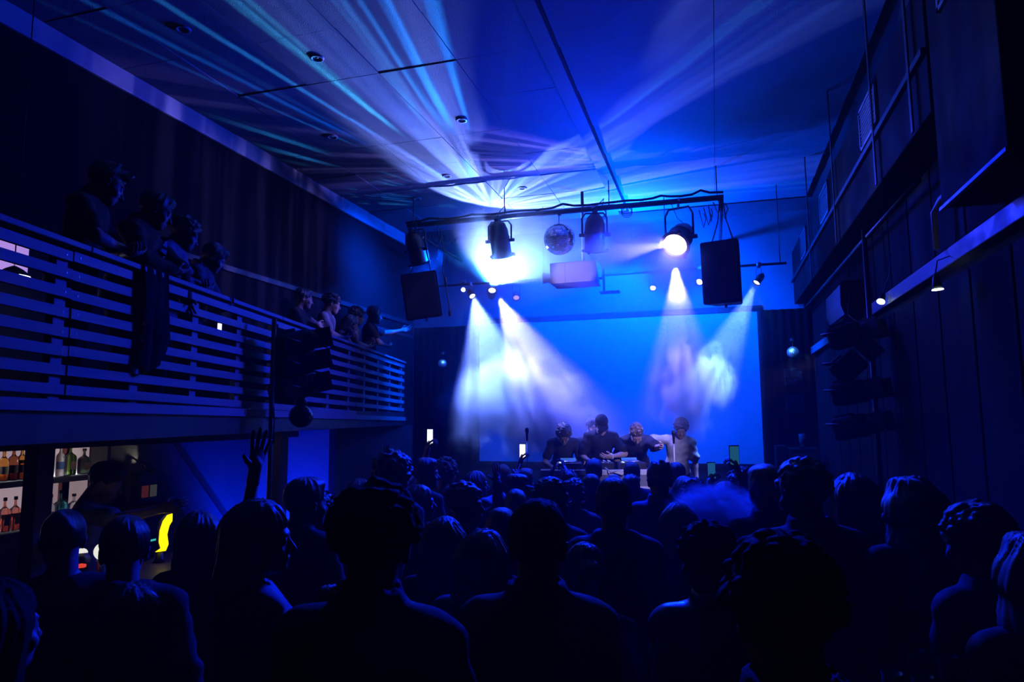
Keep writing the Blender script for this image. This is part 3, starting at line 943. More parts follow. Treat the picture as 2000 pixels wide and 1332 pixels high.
G_AMBER = glass_mat('amber', (0.95, 0.42, 0.08))
G_BROWN = glass_mat('brown', (0.45, 0.15, 0.05))
G_CLEAR = glass_mat('clear', (0.9, 0.93, 0.95))
G_FROST = glass_mat('frosted', (0.75, 0.82, 0.88), 0.45)
G_GREEN = glass_mat('green', (0.20, 0.38, 0.05))
G_TEAL = glass_mat('teal', (0.10, 0.55, 0.62))
G_PINK = glass_mat('pink', (0.95, 0.35, 0.25))
M_CAP = mat('dark_cap', (0.03, 0.03, 0.03), 0.4)
M_CAPR = mat('red_cap', (0.5, 0.05, 0.05), 0.4)
M_LBL = {'dark': mat('label_dark', (0.10, 0.06, 0.04), 0.6), 'blue': mat('label_blue', (0.06, 0.12, 0.35), 0.6), 'pale': mat('label_pale', (0.6, 0.58, 0.5), 0.6),
         'navy': mat('label_navy', (0.02, 0.03, 0.08), 0.5), 'pink': mat('label_pink', (0.7, 0.45, 0.38), 0.6)}


def bottle(label, y, z, h, r, glass, lab='dark', cap=M_CAP, square=False, neck=0.3, dx=0.0, group='bottles on the back bar', bird=False, disc=False, juice=None):
    t = thing('bottle', label, 'bottle', (BX - 0.10 + dx, y, z), group=group)
    hb = h * (1 - neck)
    seg = 4 if square else 20
    k = 1.25 if square else 1.0
    Mz = Matrix.Rotation(PI / 4, 4, 'Z') if square else Matrix()
    bm = bmesh.new()
    lathe([(r * 0.9 * k, 0.0), (r * k, h * 0.015), (r * k, hb * 0.82), (r * 0.86 * k, hb * 0.92), (r * 0.42 * k, hb), (r * 0.32, hb + h * 0.05), (r * 0.30, h * 0.93)], seg, bm, Mz)
    if square:
        bmesh.ops.bevel(bm, geom=bm.edges[:], offset=r * 0.12, segments=2, affect='EDGES')
    b = obj('glass', to_mesh(bm, 'bottle', not square), glass, t)
    if juice is not None:
        obj('contents', lathe([(r * 0.8, h * 0.02), (r * 0.86, h * 0.03), (r * 0.86, h * juice)], 16), mat('juice_' + glass.name, tuple(glass.node_tree.nodes['Principled BSDF'].inputs['Base Color'].default_value)[:3], 0.2, transmission=0.5), t)
    obj('cap', lathe([(r * 0.36, h * 0.90), (r * 0.38, h * 0.905), (r * 0.38, h * 0.995), (r * 0.3, h)], 16), cap, t)
    lb = bmesh.new()
    if square:
        bx(lb, (r * 0.90, 0, hb * 0.45), (0.003, r * 1.2, hb * 0.36))
    else:
        n = 10
        ring = [[lb.verts.new((r * 1.012 * math.cos(a), r * 1.012 * math.sin(a), q)) for q in (hb * 0.30, hb * 0.62)] for a in [(-0.5 + k_ / n) * 2.6 - 0.3 for k_ in range(n + 1)]]
        for p_, q_ in zip(ring[:-1], ring[1:]):
            lb.faces.new((p_[0], q_[0], q_[1], p_[1]))
    lo = obj('paper_label', to_mesh(lb, 'label', not square), M_LBL[lab], t)
    if bird:
        bb = bmesh.new()
        vs3 = [bb.verts.new((r * 1.06, yy * r, hb * 0.80 + zz * r)) for yy, zz in ((-0.45, 0.5), (-0.1, 0.0), (0.0, -0.25), (0.15, 0.05), (0.4, 0.35), (0.12, 0.25), (0.0, 0.0), (-0.2, 0.3))]
        bb.faces.new(vs3)
        obj('bird_mark', to_mesh(bb, 'bird'), M_LBL['navy'], lo)
    if disc:
        bb = bmesh.new()
        lathe([(0.0, 0.0), (r * 0.6, 0.0), (r * 0.6, 0.003), (0, 0.003)], 20, bb, Matrix.Translation((r * 0.95, r * 0.15, hb * 0.45)) @ Matrix.Rotation(PI / 2, 4, 'Y'))
        obj('round_mark', to_mesh(bb, 'disc'), M_LBL['navy'], lo)
    return t


Z1, Z2 = 1.555, 1.095
bottle('leftmost amber spirit bottle on the upper back-bar shelf', 4.77, Z1, 0.31, 0.042, G_AMBER, 'pale', juice=0.3)
bottle('darker amber bottle beside the leftmost on the upper shelf', 4.86, Z1, 0.33, 0.042, G_BROWN, 'dark', juice=0.3)
bottle('amber bottle with a clear shoulder beside the dark bar column', 4.94, Z1, 0.33, 0.042, G_AMBER, 'dark', juice=0.55)
bottle('frosted pale bottle with a small bird mark on the upper shelf', 5.34, Z1, 0.33, 0.038, G_FROST, 'blue', bird=True)
bottle('stout dark bottle with glowing green base on the upper shelf', 5.45, Z1, 0.32, 0.048, G_GREEN, 'dark', square=True, neck=0.32)
bottle('black bottle in shadow at the right end of the upper shelf', 5.61, Z1, 0.26, 0.05, glass_mat('black', (0.04, 0.06, 0.04)), 'dark', square=True)
bottle('pinkish bottle with a dark cap at left of the lower shelf', 4.71, Z2, 0.30, 0.04, G_PINK, 'dark', juice=0.6)
bottle('pink bottle with a blue label on the lower shelf', 4.81, Z2, 0.31, 0.042, G_PINK, 'navy', square=True, juice=0.5)
bottle('rosy square bottle next to the dark bar column', 4.91, Z2, 0.31, 0.042, G_PINK, 'dark', square=True, juice=0.5)
bottle('clear bottle with a round black mark at lower far left', 4.63, Z2, 0.30, 0.045, G_CLEAR, 'pale', disc=True)
bottle('slim bottle with a red cap and round portrait label on the lower shelf', 5.27, Z2, 0.29, 0.036, G_FROST, 'pale', cap=M_CAPR, disc=True)
bottle('teal blue square gin-style bottle on the lower shelf', 5.37, Z2, 0.32, 0.05, G_TEAL, 'blue', square=True, neck=0.32)
bottle('clear bottle with a swing stopper behind the teal bottle', 5.45, Z2, 0.33, 0.042, G_CLEAR, 'pale', dx=-0.07)
bottle('pink-labelled stout bottle with a round navy mark', 5.52, Z2, 0.27, 0.05, G_CLEAR, 'pink', square=True, disc=True)
bottle('small square clear decanter at the right of the lower shelf', 5.65, Z2, 0.25, 0.045, G_CLEAR, 'pale', square=True)
bottle('slender pale bottle at the left edge of the upper right bay', 5.26, Z1, 0.34, 0.030, G_FROST, 'blue', dx=-0.06)

# posts and bulkhead at the bar opening
struct('column_1', box_lohi((-4.44, 3.50, 0.0), (-4.32, 3.62, 1.985)), M_BEAM)
struct('column_2', box_lohi((-5.02, 6.98, 0.0), (-4.90, 7.12, 1.985)), M_BEAM)
struct('trim_8', box_lohi((-5.9, 4.2, 1.85), (-5.75, 10.9, 2.0)), M_TIMBER)                  # lintel over the bar
struct('wall_underbalcony', box_lohi((-5.16, 8.45, 0.0), (-5.06, YB, 1.985)), M_DARKWALL)
BARW = struct('wall_barback', box_lohi((-6.62, 5.8, 0.0), (-6.5, 9.2, 2.0)), mat('bar_back_wall', (0.22, 0.20, 0.19), 0.6, noise=0.1, nscale=2))
struct('wall_barend', box_lohi((-6.6, 8.6, 0.0), (-5.1, 8.75, 2.0)), mat('bar_end_wall', (0.45, 0.45, 0.47), 0.7, noise=0.06, nscale=2))
# sloping stair soffit that cuts the bar back wall
sf = thing('stair_soffit', 'sloping dark stair soffit cutting diagonally behind the bar', 'staircase', (-6.3, 7.2, 0.0))
obj('soffit_slab', prism([(-1.3, 1.98), (-0.42, 1.98), (0.50, 1.05), (0.95, 0.55), (-0.2, 0.55), (-1.3, 1.6)], -0.18, -0.10, 'X'), mat('soffit_paint', (0.12, 0.14, 0.14), 0.7, noise=0.15, nscale=3), sf)
obj('stringer', prism([(-0.44, 1.98), (-0.36, 1.98), (1.0, 0.55), (0.92, 0.55)], -0.20, -0.06, 'X'), M_BEAM, sf)
# LED uplight on the floor behind the bar washing the end wall blue
t = thing('led_uplight', 'low blue LED uplight on the floor beneath the gallery', 'stage light', (-5.7, 8.0, 0.0))
obj('case', box_lohi((-0.3, -0.05, 0.0), (0.3, 0.05, 0.08), 0.006), M_BLACK, t)
obj('lens', box_lohi((-0.28, -0.035, 0.08), (0.28, 0.035, 0.086)), mat('uplight_lens', (0.2, 0.3, 1), 0.3, emit=(0.0, 0.1, 1.0), estr=6.0), t)
add_light('uplight_glow', 'SPOT', (-5.7, 7.9, 0.12), DEEP, 220, (-6.1, 8.5, 1.5), 130, 0.7, 0.1)
# hooded bar lamp throwing a warm cone on the wall
t = thing('bar_lamp', 'small black spotlight on an arm throwing a pale cone on the bar wall', 'lamp', (-6.28, 6.50, 1.44))
obj('arm', tube_mesh([(-0.18, -0.22, 0.30), (-0.05, -0.1, 0.16), (0, 0, 0.02)], 0.010, 8), M_BLACK, t)
obj('head', lathe([(0.018, 0.0), (0.03, 0.04), (0.03, 0.07), (0.01, 0.09)], 16), M_BLACK, t)
add_light('bar_lamp_light', 'SPOT', (-6.30, 6.46, 1.56), (1.0, 0.80, 0.62), 2.2, (-6.41, 6.16, 1.86), 62, 0.6, 0.01)
# bar counter, taps, fridge boxes
bc = thing('bar_counter', 'dark timber bar counter behind the crowd at left', 'bar counter', (-3.72, 3.75, 0), (0, 0, R(12.775)))
obj('counter_top', box_lohi((-0.20, -1.6, 1.04), (0.20, 1.5, 1.09), 0.008), M_TIMBER, bc)
for k in range(6):
    obj('front_plank', box_lohi((0.12, -1.6 + 0.5 * k + 0.004, 0.0), (0.15, -1.6 + 0.5 * (k + 1) - 0.004, 1.04)), M_TIMBER, bc)
t = thing('beer_tap', 'curved glowing yellow beer tap on the bar counter', 'beer tap', (-3.86, 4.06, 1.09), (0, 0, R(-30)))
PRZ = 0.075
pr = [(0.0, 0.155), (0.034, 0.175), (0.020, 0.22), (0.022, 0.30), (0.040, 0.365), (0.068, 0.405), (0.100, 0.412), (0.100, 0.36), (0.082, 0.33), (0.070, 0.27), (0.082, 0.20), (0.066, 0.155)]
obj('tap_tower', lathe([(0.045, 0.0), (0.03, 0.02), (0.026, 0.155 - PRZ)], 16), M_BLACK, t, (-0.03, 0.035, 0))
pr = [(y, z - PRZ) for y, z in pr]
obj('tap_face', prism(pr, -0.006, 0.012, 'X'), mat('yellow_glow', (0.9, 0.7, 0.0), 0.4, emit=(1.0, 0.78, 0.0), estr=1.3), t)
obj('tap_body', prism([(y - 0.006 if y < 0.05 else y + 0.004, z) for y, z in pr], -0.05, -0.006, 'X'), M_BLACK, t)
t = thing('beer_tap', 'beer tap with a round white lit badge on the bar counter', 'beer tap', (-3.78, 3.54, 1.09), (0, 0, R(-35)))
obj('tap_column', lathe([(0.05, 0.0), (0.035, 0.02), (0.03, 0.12), (0.03, 0.14)], 16), M_STEEL, t)
bm = bmesh.new()
lathe([(0.0, 0.0), (0.055, 0.0), (0.055, 0.015), (0, 0.015)], 24, bm, Matrix.Translation((0.03, 0, 0.19)) @ Matrix.Rotation(PI / 2, 4, 'Y'))
bd = obj('badge', to_mesh(bm, 'badge'), mat('badge_glow', (1, 1, 1), 0.4, emit=(0.9, 0.9, 0.8), estr=0.9), t)
for y, z, w, h in ((0.0, 0.205, 0.05, 0.012), (-0.012, 0.185, 0.03, 0.014), (0.016, 0.175, 0.02, 0.02), (0.0, 0.225, 0.014, 0.02)):
    obj('badge_mark', box_mesh((0.047, y, z), (0.003, w, h)), M_LBL['navy'], bd)
obj('handle', tube_mesh([(0.03, -0.01, 0.14), (0.045, -0.02, 0.02)], 0.007, 6), mat('gold_metal', (0.8, 0.6, 0.2), 0.3, metal=1.0), t)
t = thing('beer_tap', 'dark beer tap with a red base and white arc badge on the counter', 'beer tap', (-3.87, 3.46, 1.09), (0, 0, R(-35)))
obj('tap_column', lathe([(0.045, 0.0), (0.05, 0.03), (0.05, 0.10), (0.06, 0.15), (0.03, 0.20)], 16), M_BLACK, t)
obj('red_lens', lathe([(0.0, 0.0), (0.03, 0.005), (0.03, 0.02), (0.0, 0.03)], 14), mat('red_glow', (0.6, 0.05, 0.03), 0.4, emit=(0.9, 0.06, 0.03), estr=0.8), t, (0.05, 0, 0.1))
obj('arc_badge', prism([(0.035 * math.cos(a), 0.19 + 0.03 * math.sin(a)) for a in [PI * k / 8 for k in range(9)]], 0.045, 0.055, 'X'), mat('badge_glow', (1, 1, 1)), t)
t = thing('spirit_display', 'small dark display on the bar wall with a red and a white lit carton', 'display', (-6.35, 6.44, 1.20))
obj('cabinet', box_lohi((-0.1, -0.12, 0.0), (0.08, 0.14, 0.32), 0.004), M_SHELF, t)
obj('carton', box_lohi((0.08, -0.09, 0.03), (0.10, -0.01, 0.16)), mat('red_carton', (0.12, 0.02, 0.015), 0.5, emit=(0.8, 0.15, 0.06), estr=0.06), t)
obj('carton', box_lohi((0.08, 0.03, 0.03), (0.10, 0.11, 0.16)), mat('pale_carton', (0.10, 0.10, 0.09), 0.5, emit=(0.6, 0.6, 0.5), estr=0.05), t)
t = thing('drinks_fridge', 'dark drinks fridge with a teal lit edge and red indicator behind the bar', 'fridge', (-6.2, 6.45, 0.0))
obj('cabinet', box_lohi((-0.2, -0.3, 0.0), (0.2, 0.28, 1.14), 0.01), M_BLACK, t)
obj('door_edge', box_lohi((0.2, -0.24, 0.78), (0.206, -0.05, 0.80)), mat('teal_glow', (0.1, 0.6, 0.5), 0.4, emit=(0.05, 0.6, 0.5), estr=0.8), t)
obj('indicator', lathe([(0.0, 0), (0.018, 0.002), (0.012, 0.012), (0, 0.014)], 12), mat('red_glow', (0.6, 0.05, 0.03)), t, (0.2, -0.12, 1.06))
add_light('bar_fill_light', 'POINT', (-5.95, 5.35, 1.80), (1.0, 0.88, 0.80), 1.6, radius=0.05)  # point light without a fixture, raised to brighten the bartender

# ------------------------------------------------------------------ DJ desk
dk = thing('dj_desk', 'long DJ desk on the stage with pale horizontal front bars', 'desk', (-1.42, 8.82, STZ), (0, 0, R(16)))
obj('desk_top', box_lohi((-0.78, -0.22, 0.90), (0.70, 0.34, 0.94), 0.004), M_BLACKM, dk)
obj('front_bar', box_lohi((-0.80, -0.25, 0.90), (0.72, -0.22, 0.965), 0.003), M_TRIM, dk)
obj('front_bar', box_lohi((-0.80, -0.25, 0.73), (0.72, -0.22, 0.76), 0.003), M_TRIM, dk)
obj('front_panel', box_lohi((-0.79, -0.235, 0.05), (0.71, -0.222, 0.90)), mat('desk_front', (0.25, 0.25, 0.27), 0.6), dk)
for x in (-0.76, 0.68):
    for y in (-0.18, 0.30):
        obj('leg', box_lohi((x - 0.02, y - 0.02, 0.0), (x + 0.02, y + 0.02, 0.90)), M_STEEL, dk)
DKM = Matrix.Translation((-1.42, 8.82, STZ)) @ Matrix.Rotation(R(16), 4, 'Z')


def on_desk(x, y, z=0.94):
    return DKM @ Vector((x, y, z))


for x, l in ((-0.42, 'black media player at the left on the DJ desk'), (0.38, 'black media player at the right on the DJ desk')):
    t = thing('media_player', l, 'DJ player', on_desk(x, 0.06), (0, 0, R(16)), group='players on the desk')
    obj('chassis', box_lohi((-0.16, -0.19, 0.0), (0.16, 0.19, 0.10), 0.008), M_BLACK, t)
    obj('jog_wheel', lathe([(0.105, 0.10), (0.105, 0.115), (0.09, 0.122), (0.0, 0.122)], 28), M_STEEL, t)
    obj('display', box_mesh((0, 0.16, 0.12), (0.2, 0.08, 0.012), rot=Matrix.Rotation(0.5, 3, 'X')), mat('player_display', (0.05, 0.1, 0.2), 0.3, emit=(0.1, 0.4, 1.0), estr=0.25), t)
    for k in range(4):
        obj('button', box_mesh((-0.12, -0.15 + 0.04 * k, 0.104), (0.024, 0.024, 0.008)), mat('pad_glow', (0.7, 0.9, 1), 0.4, emit=(0.7, 0.9, 1.0), estr=0.7), t)
t = thing('dj_mixer', 'black DJ mixer with knob rows between the two players', 'mixer', on_desk(-0.02, 0.06), (0, 0, R(16)))
obj('chassis', box_lohi((-0.16, -0.19, 0.0), (0.16, 0.19, 0.10), 0.008), M_BLACK, t)
for i in range(5):
    for j in range(5):
        obj('knob', _panel_cache.setdefault('knob', lathe([(0.012, 0.0), (0.010, 0.018), (0.0, 0.018)], 10)), M_STEEL, t, (-0.12 + 0.06 * i, -0.05 + 0.05 * j, 0.10))
for i in range(4):
    obj('fader', box_lohi((-0.10 + 0.06 * i, -0.14, 0.10), (-0.085 + 0.06 * i, -0.12, 0.115)), M_WHITEPL, t)
bm = bmesh.new()
tube(bm, [(0.12, -0.2, 0.05), (0.2, -0.26, -0.0), (0.3, -0.27, 0.03), (0.42, -0.25, 0.0)], 0.006, 6)
tag(obj('headphone_cable', to_mesh(bm, 'cable', True), M_TRIM, None), 'thin pale cable trailing over the front edge of the DJ desk', 'cable')
bpy.data.objects['headphone_cable'].location = on_desk(-0.05, 0.0)


def mic_stand(label, loc, h):
    t = thing('microphone_stand', label, 'microphone stand', loc, group='microphone stands')
    obj('pole', tube_mesh([(0, 0, 0.02), (0, 0, h * 0.6)], 0.010, 8), M_STEEL, t)
    obj('upper_pole', tube_mesh([(0, 0, h * 0.6), (0, 0, h)], 0.007, 8), M_WHITEPL, t)
    obj('base', lathe([(0.13, 0.0), (0.13, 0.015), (0.02, 0.03), (0.02, 0.06)], 20), M_BLACK, t)
    obj('clutch', lathe([(0.016, h * 0.58), (0.016, h * 0.64)], 10), M_BLACK, t)
    m = obj('microphone', lathe([(0.012, h), (0.017, h + 0.10), (0.024, h + 0.115), (0.026, h + 0.14), (0.018, h + 0.165), (0, h + 0.172)], 14), M_BLACK, t)


mic_stand('slim microphone stand at the left of the DJ desk', (-2.36, 8.62, STZ), 1.32)
mic_stand('slim pale microphone stand before the man in the white shirt', (-0.52, 8.85, STZ), 1.28)

# speaker box and rack at back right, with a glass on top
t = thing('stage_speaker', 'low black speaker box standing at the right edge of the stage', 'speaker', (1.12, 10.35, STZ))
obj('cabinet', box_lohi((-0.17, -0.25, 0.0), (0.21, 0.25, 1.17), 0.01), M_DUCT, t)
obj('grille', box_lohi((-0.14, -0.262, 0.05), (0.18, -0.25, 1.1)), mat('speaker_mesh', (0.02, 0.02, 0.022)), t)
t = thing('equipment_rack', 'narrow equipment rack left of the stage-right speaker box', 'rack', (0.84, 10.4, STZ))
obj('case', box_lohi((-0.06, -0.2, 0.0), (0.08, 0.2, 1.2), 0.006), M_DUCT, t)
for k in range(5):
    obj('rack_unit', box_lohi((-0.05, -0.212, 0.2 + 0.19 * k), (0.07, -0.2, 0.36 + 0.19 * k)), M_BLACK, t)
def tumbler(label, loc, h=0.14, r=0.035, group='drinks glasses', fill=0.5):
    t = thing('drinking_glass', label, 'glass', loc, group=group)
    obj('glass', lathe([(0.0, 0.0), (r * 0.8, 0.0), (r, h), (r * 0.93, h), (r * 0.74, 0.012), (0.0, 0.012)], 20, cap=False), G_CLEAR, t)
    if fill:
        obj('drink', lathe([(0.0, 0.013), (r * 0.73, 0.013), (r * (0.74 + 0.17 * fill), h * fill), (0.0, h * fill)], 16, cap=False), mat('drink', (0.5, 0.4, 0.3), 0.1, transmission=0.7), t)


tumbler('tall clear glass on the black speaker box at back right', (1.12, 10.2, STZ + 1.17), 0.2, 0.045, fill=0)

# high round tables with glasses at the right
def round_table(label, c, h, r):
    t = thing('cocktail_table', label, 'table', (c[0], c[1], 0.0), group='cocktail tables')
    obj('table_top', lathe([(0.0, h - 0.03), (r - 0.01, h - 0.03), (r, h - 0.015), (r - 0.006, h), (0.0, h)], 40), mat('table_gloss', (0.05, 0.05, 0.055), 0.18), t)
    obj('column', lathe([(0.03, 0.02), (0.03, h - 0.03)], 14), M_STEEL, t)
    obj('base', lathe([(0.22, 0.0), (0.22, 0.012), (0.05, 0.04), (0.03, 0.06)], 28), M_STEEL, t)
    return t


round_table('glossy round cocktail table with glasses at lower right', (0.60, 2.66), 1.16, 0.24)
for x, y, l, h in ((0.52, 2.60, 'short glass at the left on the lower-right cocktail table', 0.10), (0.60, 2.56, 'glass with a glint in the middle of the lower-right cocktail table', 0.11),
                   (0.70, 2.66, 'taller glass at the right on the lower-right cocktail table', 0.15), (0.63, 2.76, 'glass at the back of the lower-right cocktail table', 0.13)):
    tumbler(l, (x, y, 1.16), h, 0.034)
round_table('small round cocktail table farther back at right holding two tumblers', (0.56, 3.75), 1.10, 0.22)
for x, y, l in ((0.50, 3.68, 'tumbler at the left on the farther cocktail table'), (0.62, 3.72, 'tumbler at the right on the farther cocktail table')):
    tumbler(l, (x, y, 1.10), 0.11, 0.034)
# ------------------------------------------------------------------ people: implicit surfaces turned into one skin
def v3(*a):
    return np.array(a, dtype=np.float64)


def rotx(a):
    c, s = math.cos(a), math.sin(a)
    return np.array([[1, 0, 0], [0, c, -s], [0, s, c]])


def roty(a):
    c, s = math.cos(a), math.sin(a)
    return np.array([[c, 0, s], [0, 1, 0], [-s, 0, c]])


def rotz(a):
    c, s = math.cos(a), math.sin(a)
    return np.array([[c, -s, 0], [s, c, 0], [0, 0, 1]])


def unit(v):
    return np.asarray(v, float) / max(1e-9, np.linalg.norm(v))


def frame_to(z, y_hint=(0, 1, 0)):
    """3x3 with columns x, y, z; z along the given direction"""
    z = unit(z)
    y = np.asarray(y_hint, float) - z * np.dot(y_hint, z)
    if np.linalg.norm(y) < 1e-3:
        y = v3(1, 0, 0) - z * z[0]
    y = unit(y)
    return np.stack([np.cross(y, z), y, z], axis=1)


# primitives: ('c', a, b, ra, rb, k, sign) tapered capsule; ('e', centre, radii, rot, k, sign) ellipsoid
def C(a, b, ra, rb=None, k=0.03, s=1):
    return ('c', np.asarray(a, float), np.asarray(b, float), ra, ra if rb is None else rb, k, s)


def E(c, r, rot=None, k=0.03, s=1):
    return ('e', np.asarray(c, float), np.asarray(r, float), np.eye(3) if rot is None else rot, k, s)


def grow(prims, g):
    out = []
    for p in prims:
        if p[0] == 'c':
            out.append(('c', p[1], p[2], p[3] + g, p[4] + g, p[5], p[6]))
        else:
            out.append(('e', p[1], p[2] + g, p[3], p[4], p[5]))
    return out


def xform(prims, M3, t):
    out = []
    for p in prims:
        if p[0] == 'c':
            out.append(('c', M3 @ p[1] + t, M3 @ p[2] + t) + p[3:])
        else:
            out.append(('e', M3 @ p[1] + t, p[2], M3 @ p[3]) + p[4:])
    return out


def surface(prims, h, disp=None, planes=()):
    """smooth union of the primitives meshed with surface nets -> (verts, quads)"""
    lo = np.full(3, 1e9)
    hi = -lo
    for p in prims:
        if p[-1] < 0:
            continue
        if p[0] == 'c':
            r = max(p[3], p[4])
            lo = np.minimum(lo, np.minimum(p[1], p[2]) - r)
            hi = np.maximum(hi, np.maximum(p[1], p[2]) + r)
        else:
            r = np.abs(p[3]) @ p[2]
            lo = np.minimum(lo, p[1] - r)
            hi = np.maximum(hi, p[1] + r)
    lo -= 3 * h + 0.01
    hi += 3 * h + 0.01
    n = np.ceil((hi - lo) / h).astype(int) + 1
    ax = [lo[i] + h * np.arange(n[i]) for i in range(3)]
    D = np.full(n, 1.0, dtype=np.float32)
    for p in prims:
        k = p[-2]
        if p[0] == 'c':
            r = max(p[3], p[4])
            blo, bhi = np.minimum(p[1], p[2]) - r, np.maximum(p[1], p[2]) + r
        else:
            r = np.abs(p[3]) @ p[2]
            blo, bhi = p[1] - r, p[1] + r
        m = k + 4 * h
        i0 = np.clip(((blo - m - lo) / h).astype(int), 0, n - 1)
        i1 = np.clip(((bhi + m - lo) / h).astype(int) + 2, 1, n)
        if np.any(i1 <= i0):
            continue
        sl = tuple(slice(a, b) for a, b in zip(i0, i1))
        X, Y, Z = np.meshgrid(ax[0][sl[0]], ax[1][sl[1]], ax[2][sl[2]], indexing='ij')
        if p[0] == 'c':
            a, b, ra, rb = p[1:5]
            ab = b - a
            L = max(1e-9, ab @ ab)
            T = np.clip(((X - a[0]) * ab[0] + (Y - a[1]) * ab[1] + (Z - a[2]) * ab[2]) / L, 0, 1)
            d = np.sqrt((X - a[0] - T * ab[0]) ** 2 + (Y - a[1] - T * ab[1]) ** 2 + (Z - a[2] - T * ab[2]) ** 2) - (ra + (rb - ra) * T)
        else:
            c, r, M3 = p[1:4]
            q = [(X - c[0]) * M3[0, i] + (Y - c[1]) * M3[1, i] + (Z - c[2]) * M3[2, i] for i in range(3)]
            k0 = np.sqrt(sum((q[i] / r[i]) ** 2 for i in range(3)))
            k1 = np.sqrt(sum((q[i] / r[i] ** 2) ** 2 for i in range(3))) + 1e-9
            d = k0 * (k0 - 1) / k1
            d = np.where(k0 < 0.05, -min(r), d)
        o = D[sl]
        if p[-1] > 0:
            t = np.clip(0.5 + 0.5 * (o - d) / k, 0, 1)
            D[sl] = o * (1 - t) + d * t - k * t * (1 - t)
        else:
            t = np.clip(0.5 - 0.5 * (o + d) / k, 0, 1)
            D[sl] = o * (1 - t) - d * t + k * t * (1 - t)
    if planes or disp is not None:
        X, Y, Z = np.meshgrid(*ax, indexing='ij')
        if disp is not None:
            D = D + disp(X, Y, Z)
        for pn, off in planes:                      # keep side where n.p <= off
            D = np.maximum(D, X * pn[0] + Y * pn[1] + Z * pn[2] - off)
    S = D < 0
    n = np.array(D.shape)
    corners = [(i, j, k) for i in (0, 1) for j in (0, 1) for k in (0, 1)]
    cs = [S[i:n[0] - 1 + i, j:n[1] - 1 + j, k:n[2] - 1 + k] for i, j, k in corners]
    cnt = sum(c.astype(np.int8) for c in cs)
    act = (cnt > 0) & (cnt < 8)
    idx = -np.ones(act.shape, dtype=np.int64)
    cells = np.argwhere(act)
    idx[act] = np.arange(len(cells))
    acc = np.zeros((len(cells), 3))
    num = np.zeros(len(cells))
    ci = cells.T
    for a in range(8):
        for b in range(a + 1, 8):
            ca, cb = np.array(corners[a]), np.array(corners[b])
            if np.abs(ca - cb).sum() != 1:
                continue
            va = D[ci[0] + ca[0], ci[1] + ca[1], ci[2] + ca[2]]
            vb = D[ci[0] + cb[0], ci[1] + cb[1], ci[2] + cb[2]]
            cr = (va < 0) != (vb < 0)
            t = np.where(cr, va / np.where(cr, va - vb, 1), 0)
            acc += np.where(cr, 1, 0)[:, None] * (ca + (cb - ca) * t[:, None])
            num += cr
    V = lo + h * (cells + acc / num[:, None])
    Q = []
    for axis in range(3):
        a1, a2 = [(1, 2), (2, 0), (0, 1)][axis]
        e0 = [slice(None)] * 3
        e1 = [slice(None)] * 3
        e0[axis] = slice(0, n[axis] - 1)
        e1[axis] = slice(1, n[axis])
        s0, s1 = S[tuple(e0)], S[tuple(e1)]
        ed = np.argwhere(s0 != s1)
        ok = (ed[:, a1] > 0) & (ed[:, a2] > 0) & (ed[:, a1] < n[a1] - 1) & (ed[:, a2] < n[a2] - 1)
        ed = ed[ok]
        fl = s0[ed[:, 0], ed[:, 1], ed[:, 2]]
        u, w = np.zeros(3, int), np.zeros(3, int)
        u[a1] = 1
        w[a2] = 1
        q = np.stack([idx[tuple((ed - du_).T)] for du_ in (u * 0, u, u + w, w)], axis=1)
        q[~fl] = q[~fl][:, ::-1]
        Q.append(q)
    Q = np.concatenate(Q)
    return V, Q[:, ::-1]


def mesh_from(parts, name):
    """join several (verts, quads) into one mesh datablock"""
    me = bpy.data.meshes.new(name)
    vs_, qs, off = [], [], 0
    for V, Q in parts:
        vs_.append(V)
        qs.append(Q + off)
        off += len(V)
    V = np.concatenate(vs_).astype(np.float32)
    Q = np.concatenate(qs).astype(np.int32)
    me.vertices.add(len(V))
    me.vertices.foreach_set('co', V.ravel())
    me.loops.add(Q.size)
    me.loops.foreach_set('vertex_index', Q.ravel())
    me.polygons.add(len(Q))
    me.polygons.foreach_set('loop_start', np.arange(0, Q.size, 4, dtype=np.int32))
    me.polygons.foreach_set('use_smooth', np.ones(len(Q), dtype=bool))
    me.update(calc_edges=True)
    return me


# --- head in its own frame: origin between the ears, face towards +Y
def head_prims(fem=False):
    j = 0.9 if fem else 1.0
    P = [E((0, -0.016, 0.036), (0.075, 0.094, 0.086)), E((0, 0.028, -0.028), (0.061 * j, 0.066, 0.086), k=0.03),
         E((0, 0.050, -0.078), (0.042 * j, 0.040, 0.036), k=0.03), E((0, 0.076, -0.098), (0.019 * j, 0.016, 0.016), k=0.02),
         C((0, -0.030, -0.06), (0, -0.052, -0.20), 0.054 * j, 0.060 * j, k=0.03),
         E((0, 0.080, 0.020), (0.046, 0.014, 0.010), k=0.015), C((0, 0.088, 0.002), (0, 0.112, -0.034), 0.008, 0.0115, k=0.010),
         E((0, 0.098, -0.040), (0.0165, 0.011, 0.008), k=0.008)]
    for s in (-1, 1):
        P += [E((s * 0.032, 0.106, -0.001), (0.017, 0.017, 0.011), k=0.012, s=-1), E((s * 0.031, 0.078, -0.002), (0.0125, 0.0125, 0.0125), k=0.004),
              E((s * 0.040, 0.066, -0.036), (0.020, 0.018, 0.018), k=0.02), E((s * 0.077, -0.008, -0.012), (0.009, 0.019, 0.032), roty(s * 0.2) @ rotx(-0.15), k=0.008),
              E((s * 0.082, -0.004, -0.010), (0.005, 0.011, 0.018), k=0.005, s=-1)]
    P += [E((0, 0.093, -0.060), (0.023, 0.009, 0.0055), k=0.005), E((0, 0.091, -0.070), (0.020, 0.009, 0.006), k=0.005)]
    return P


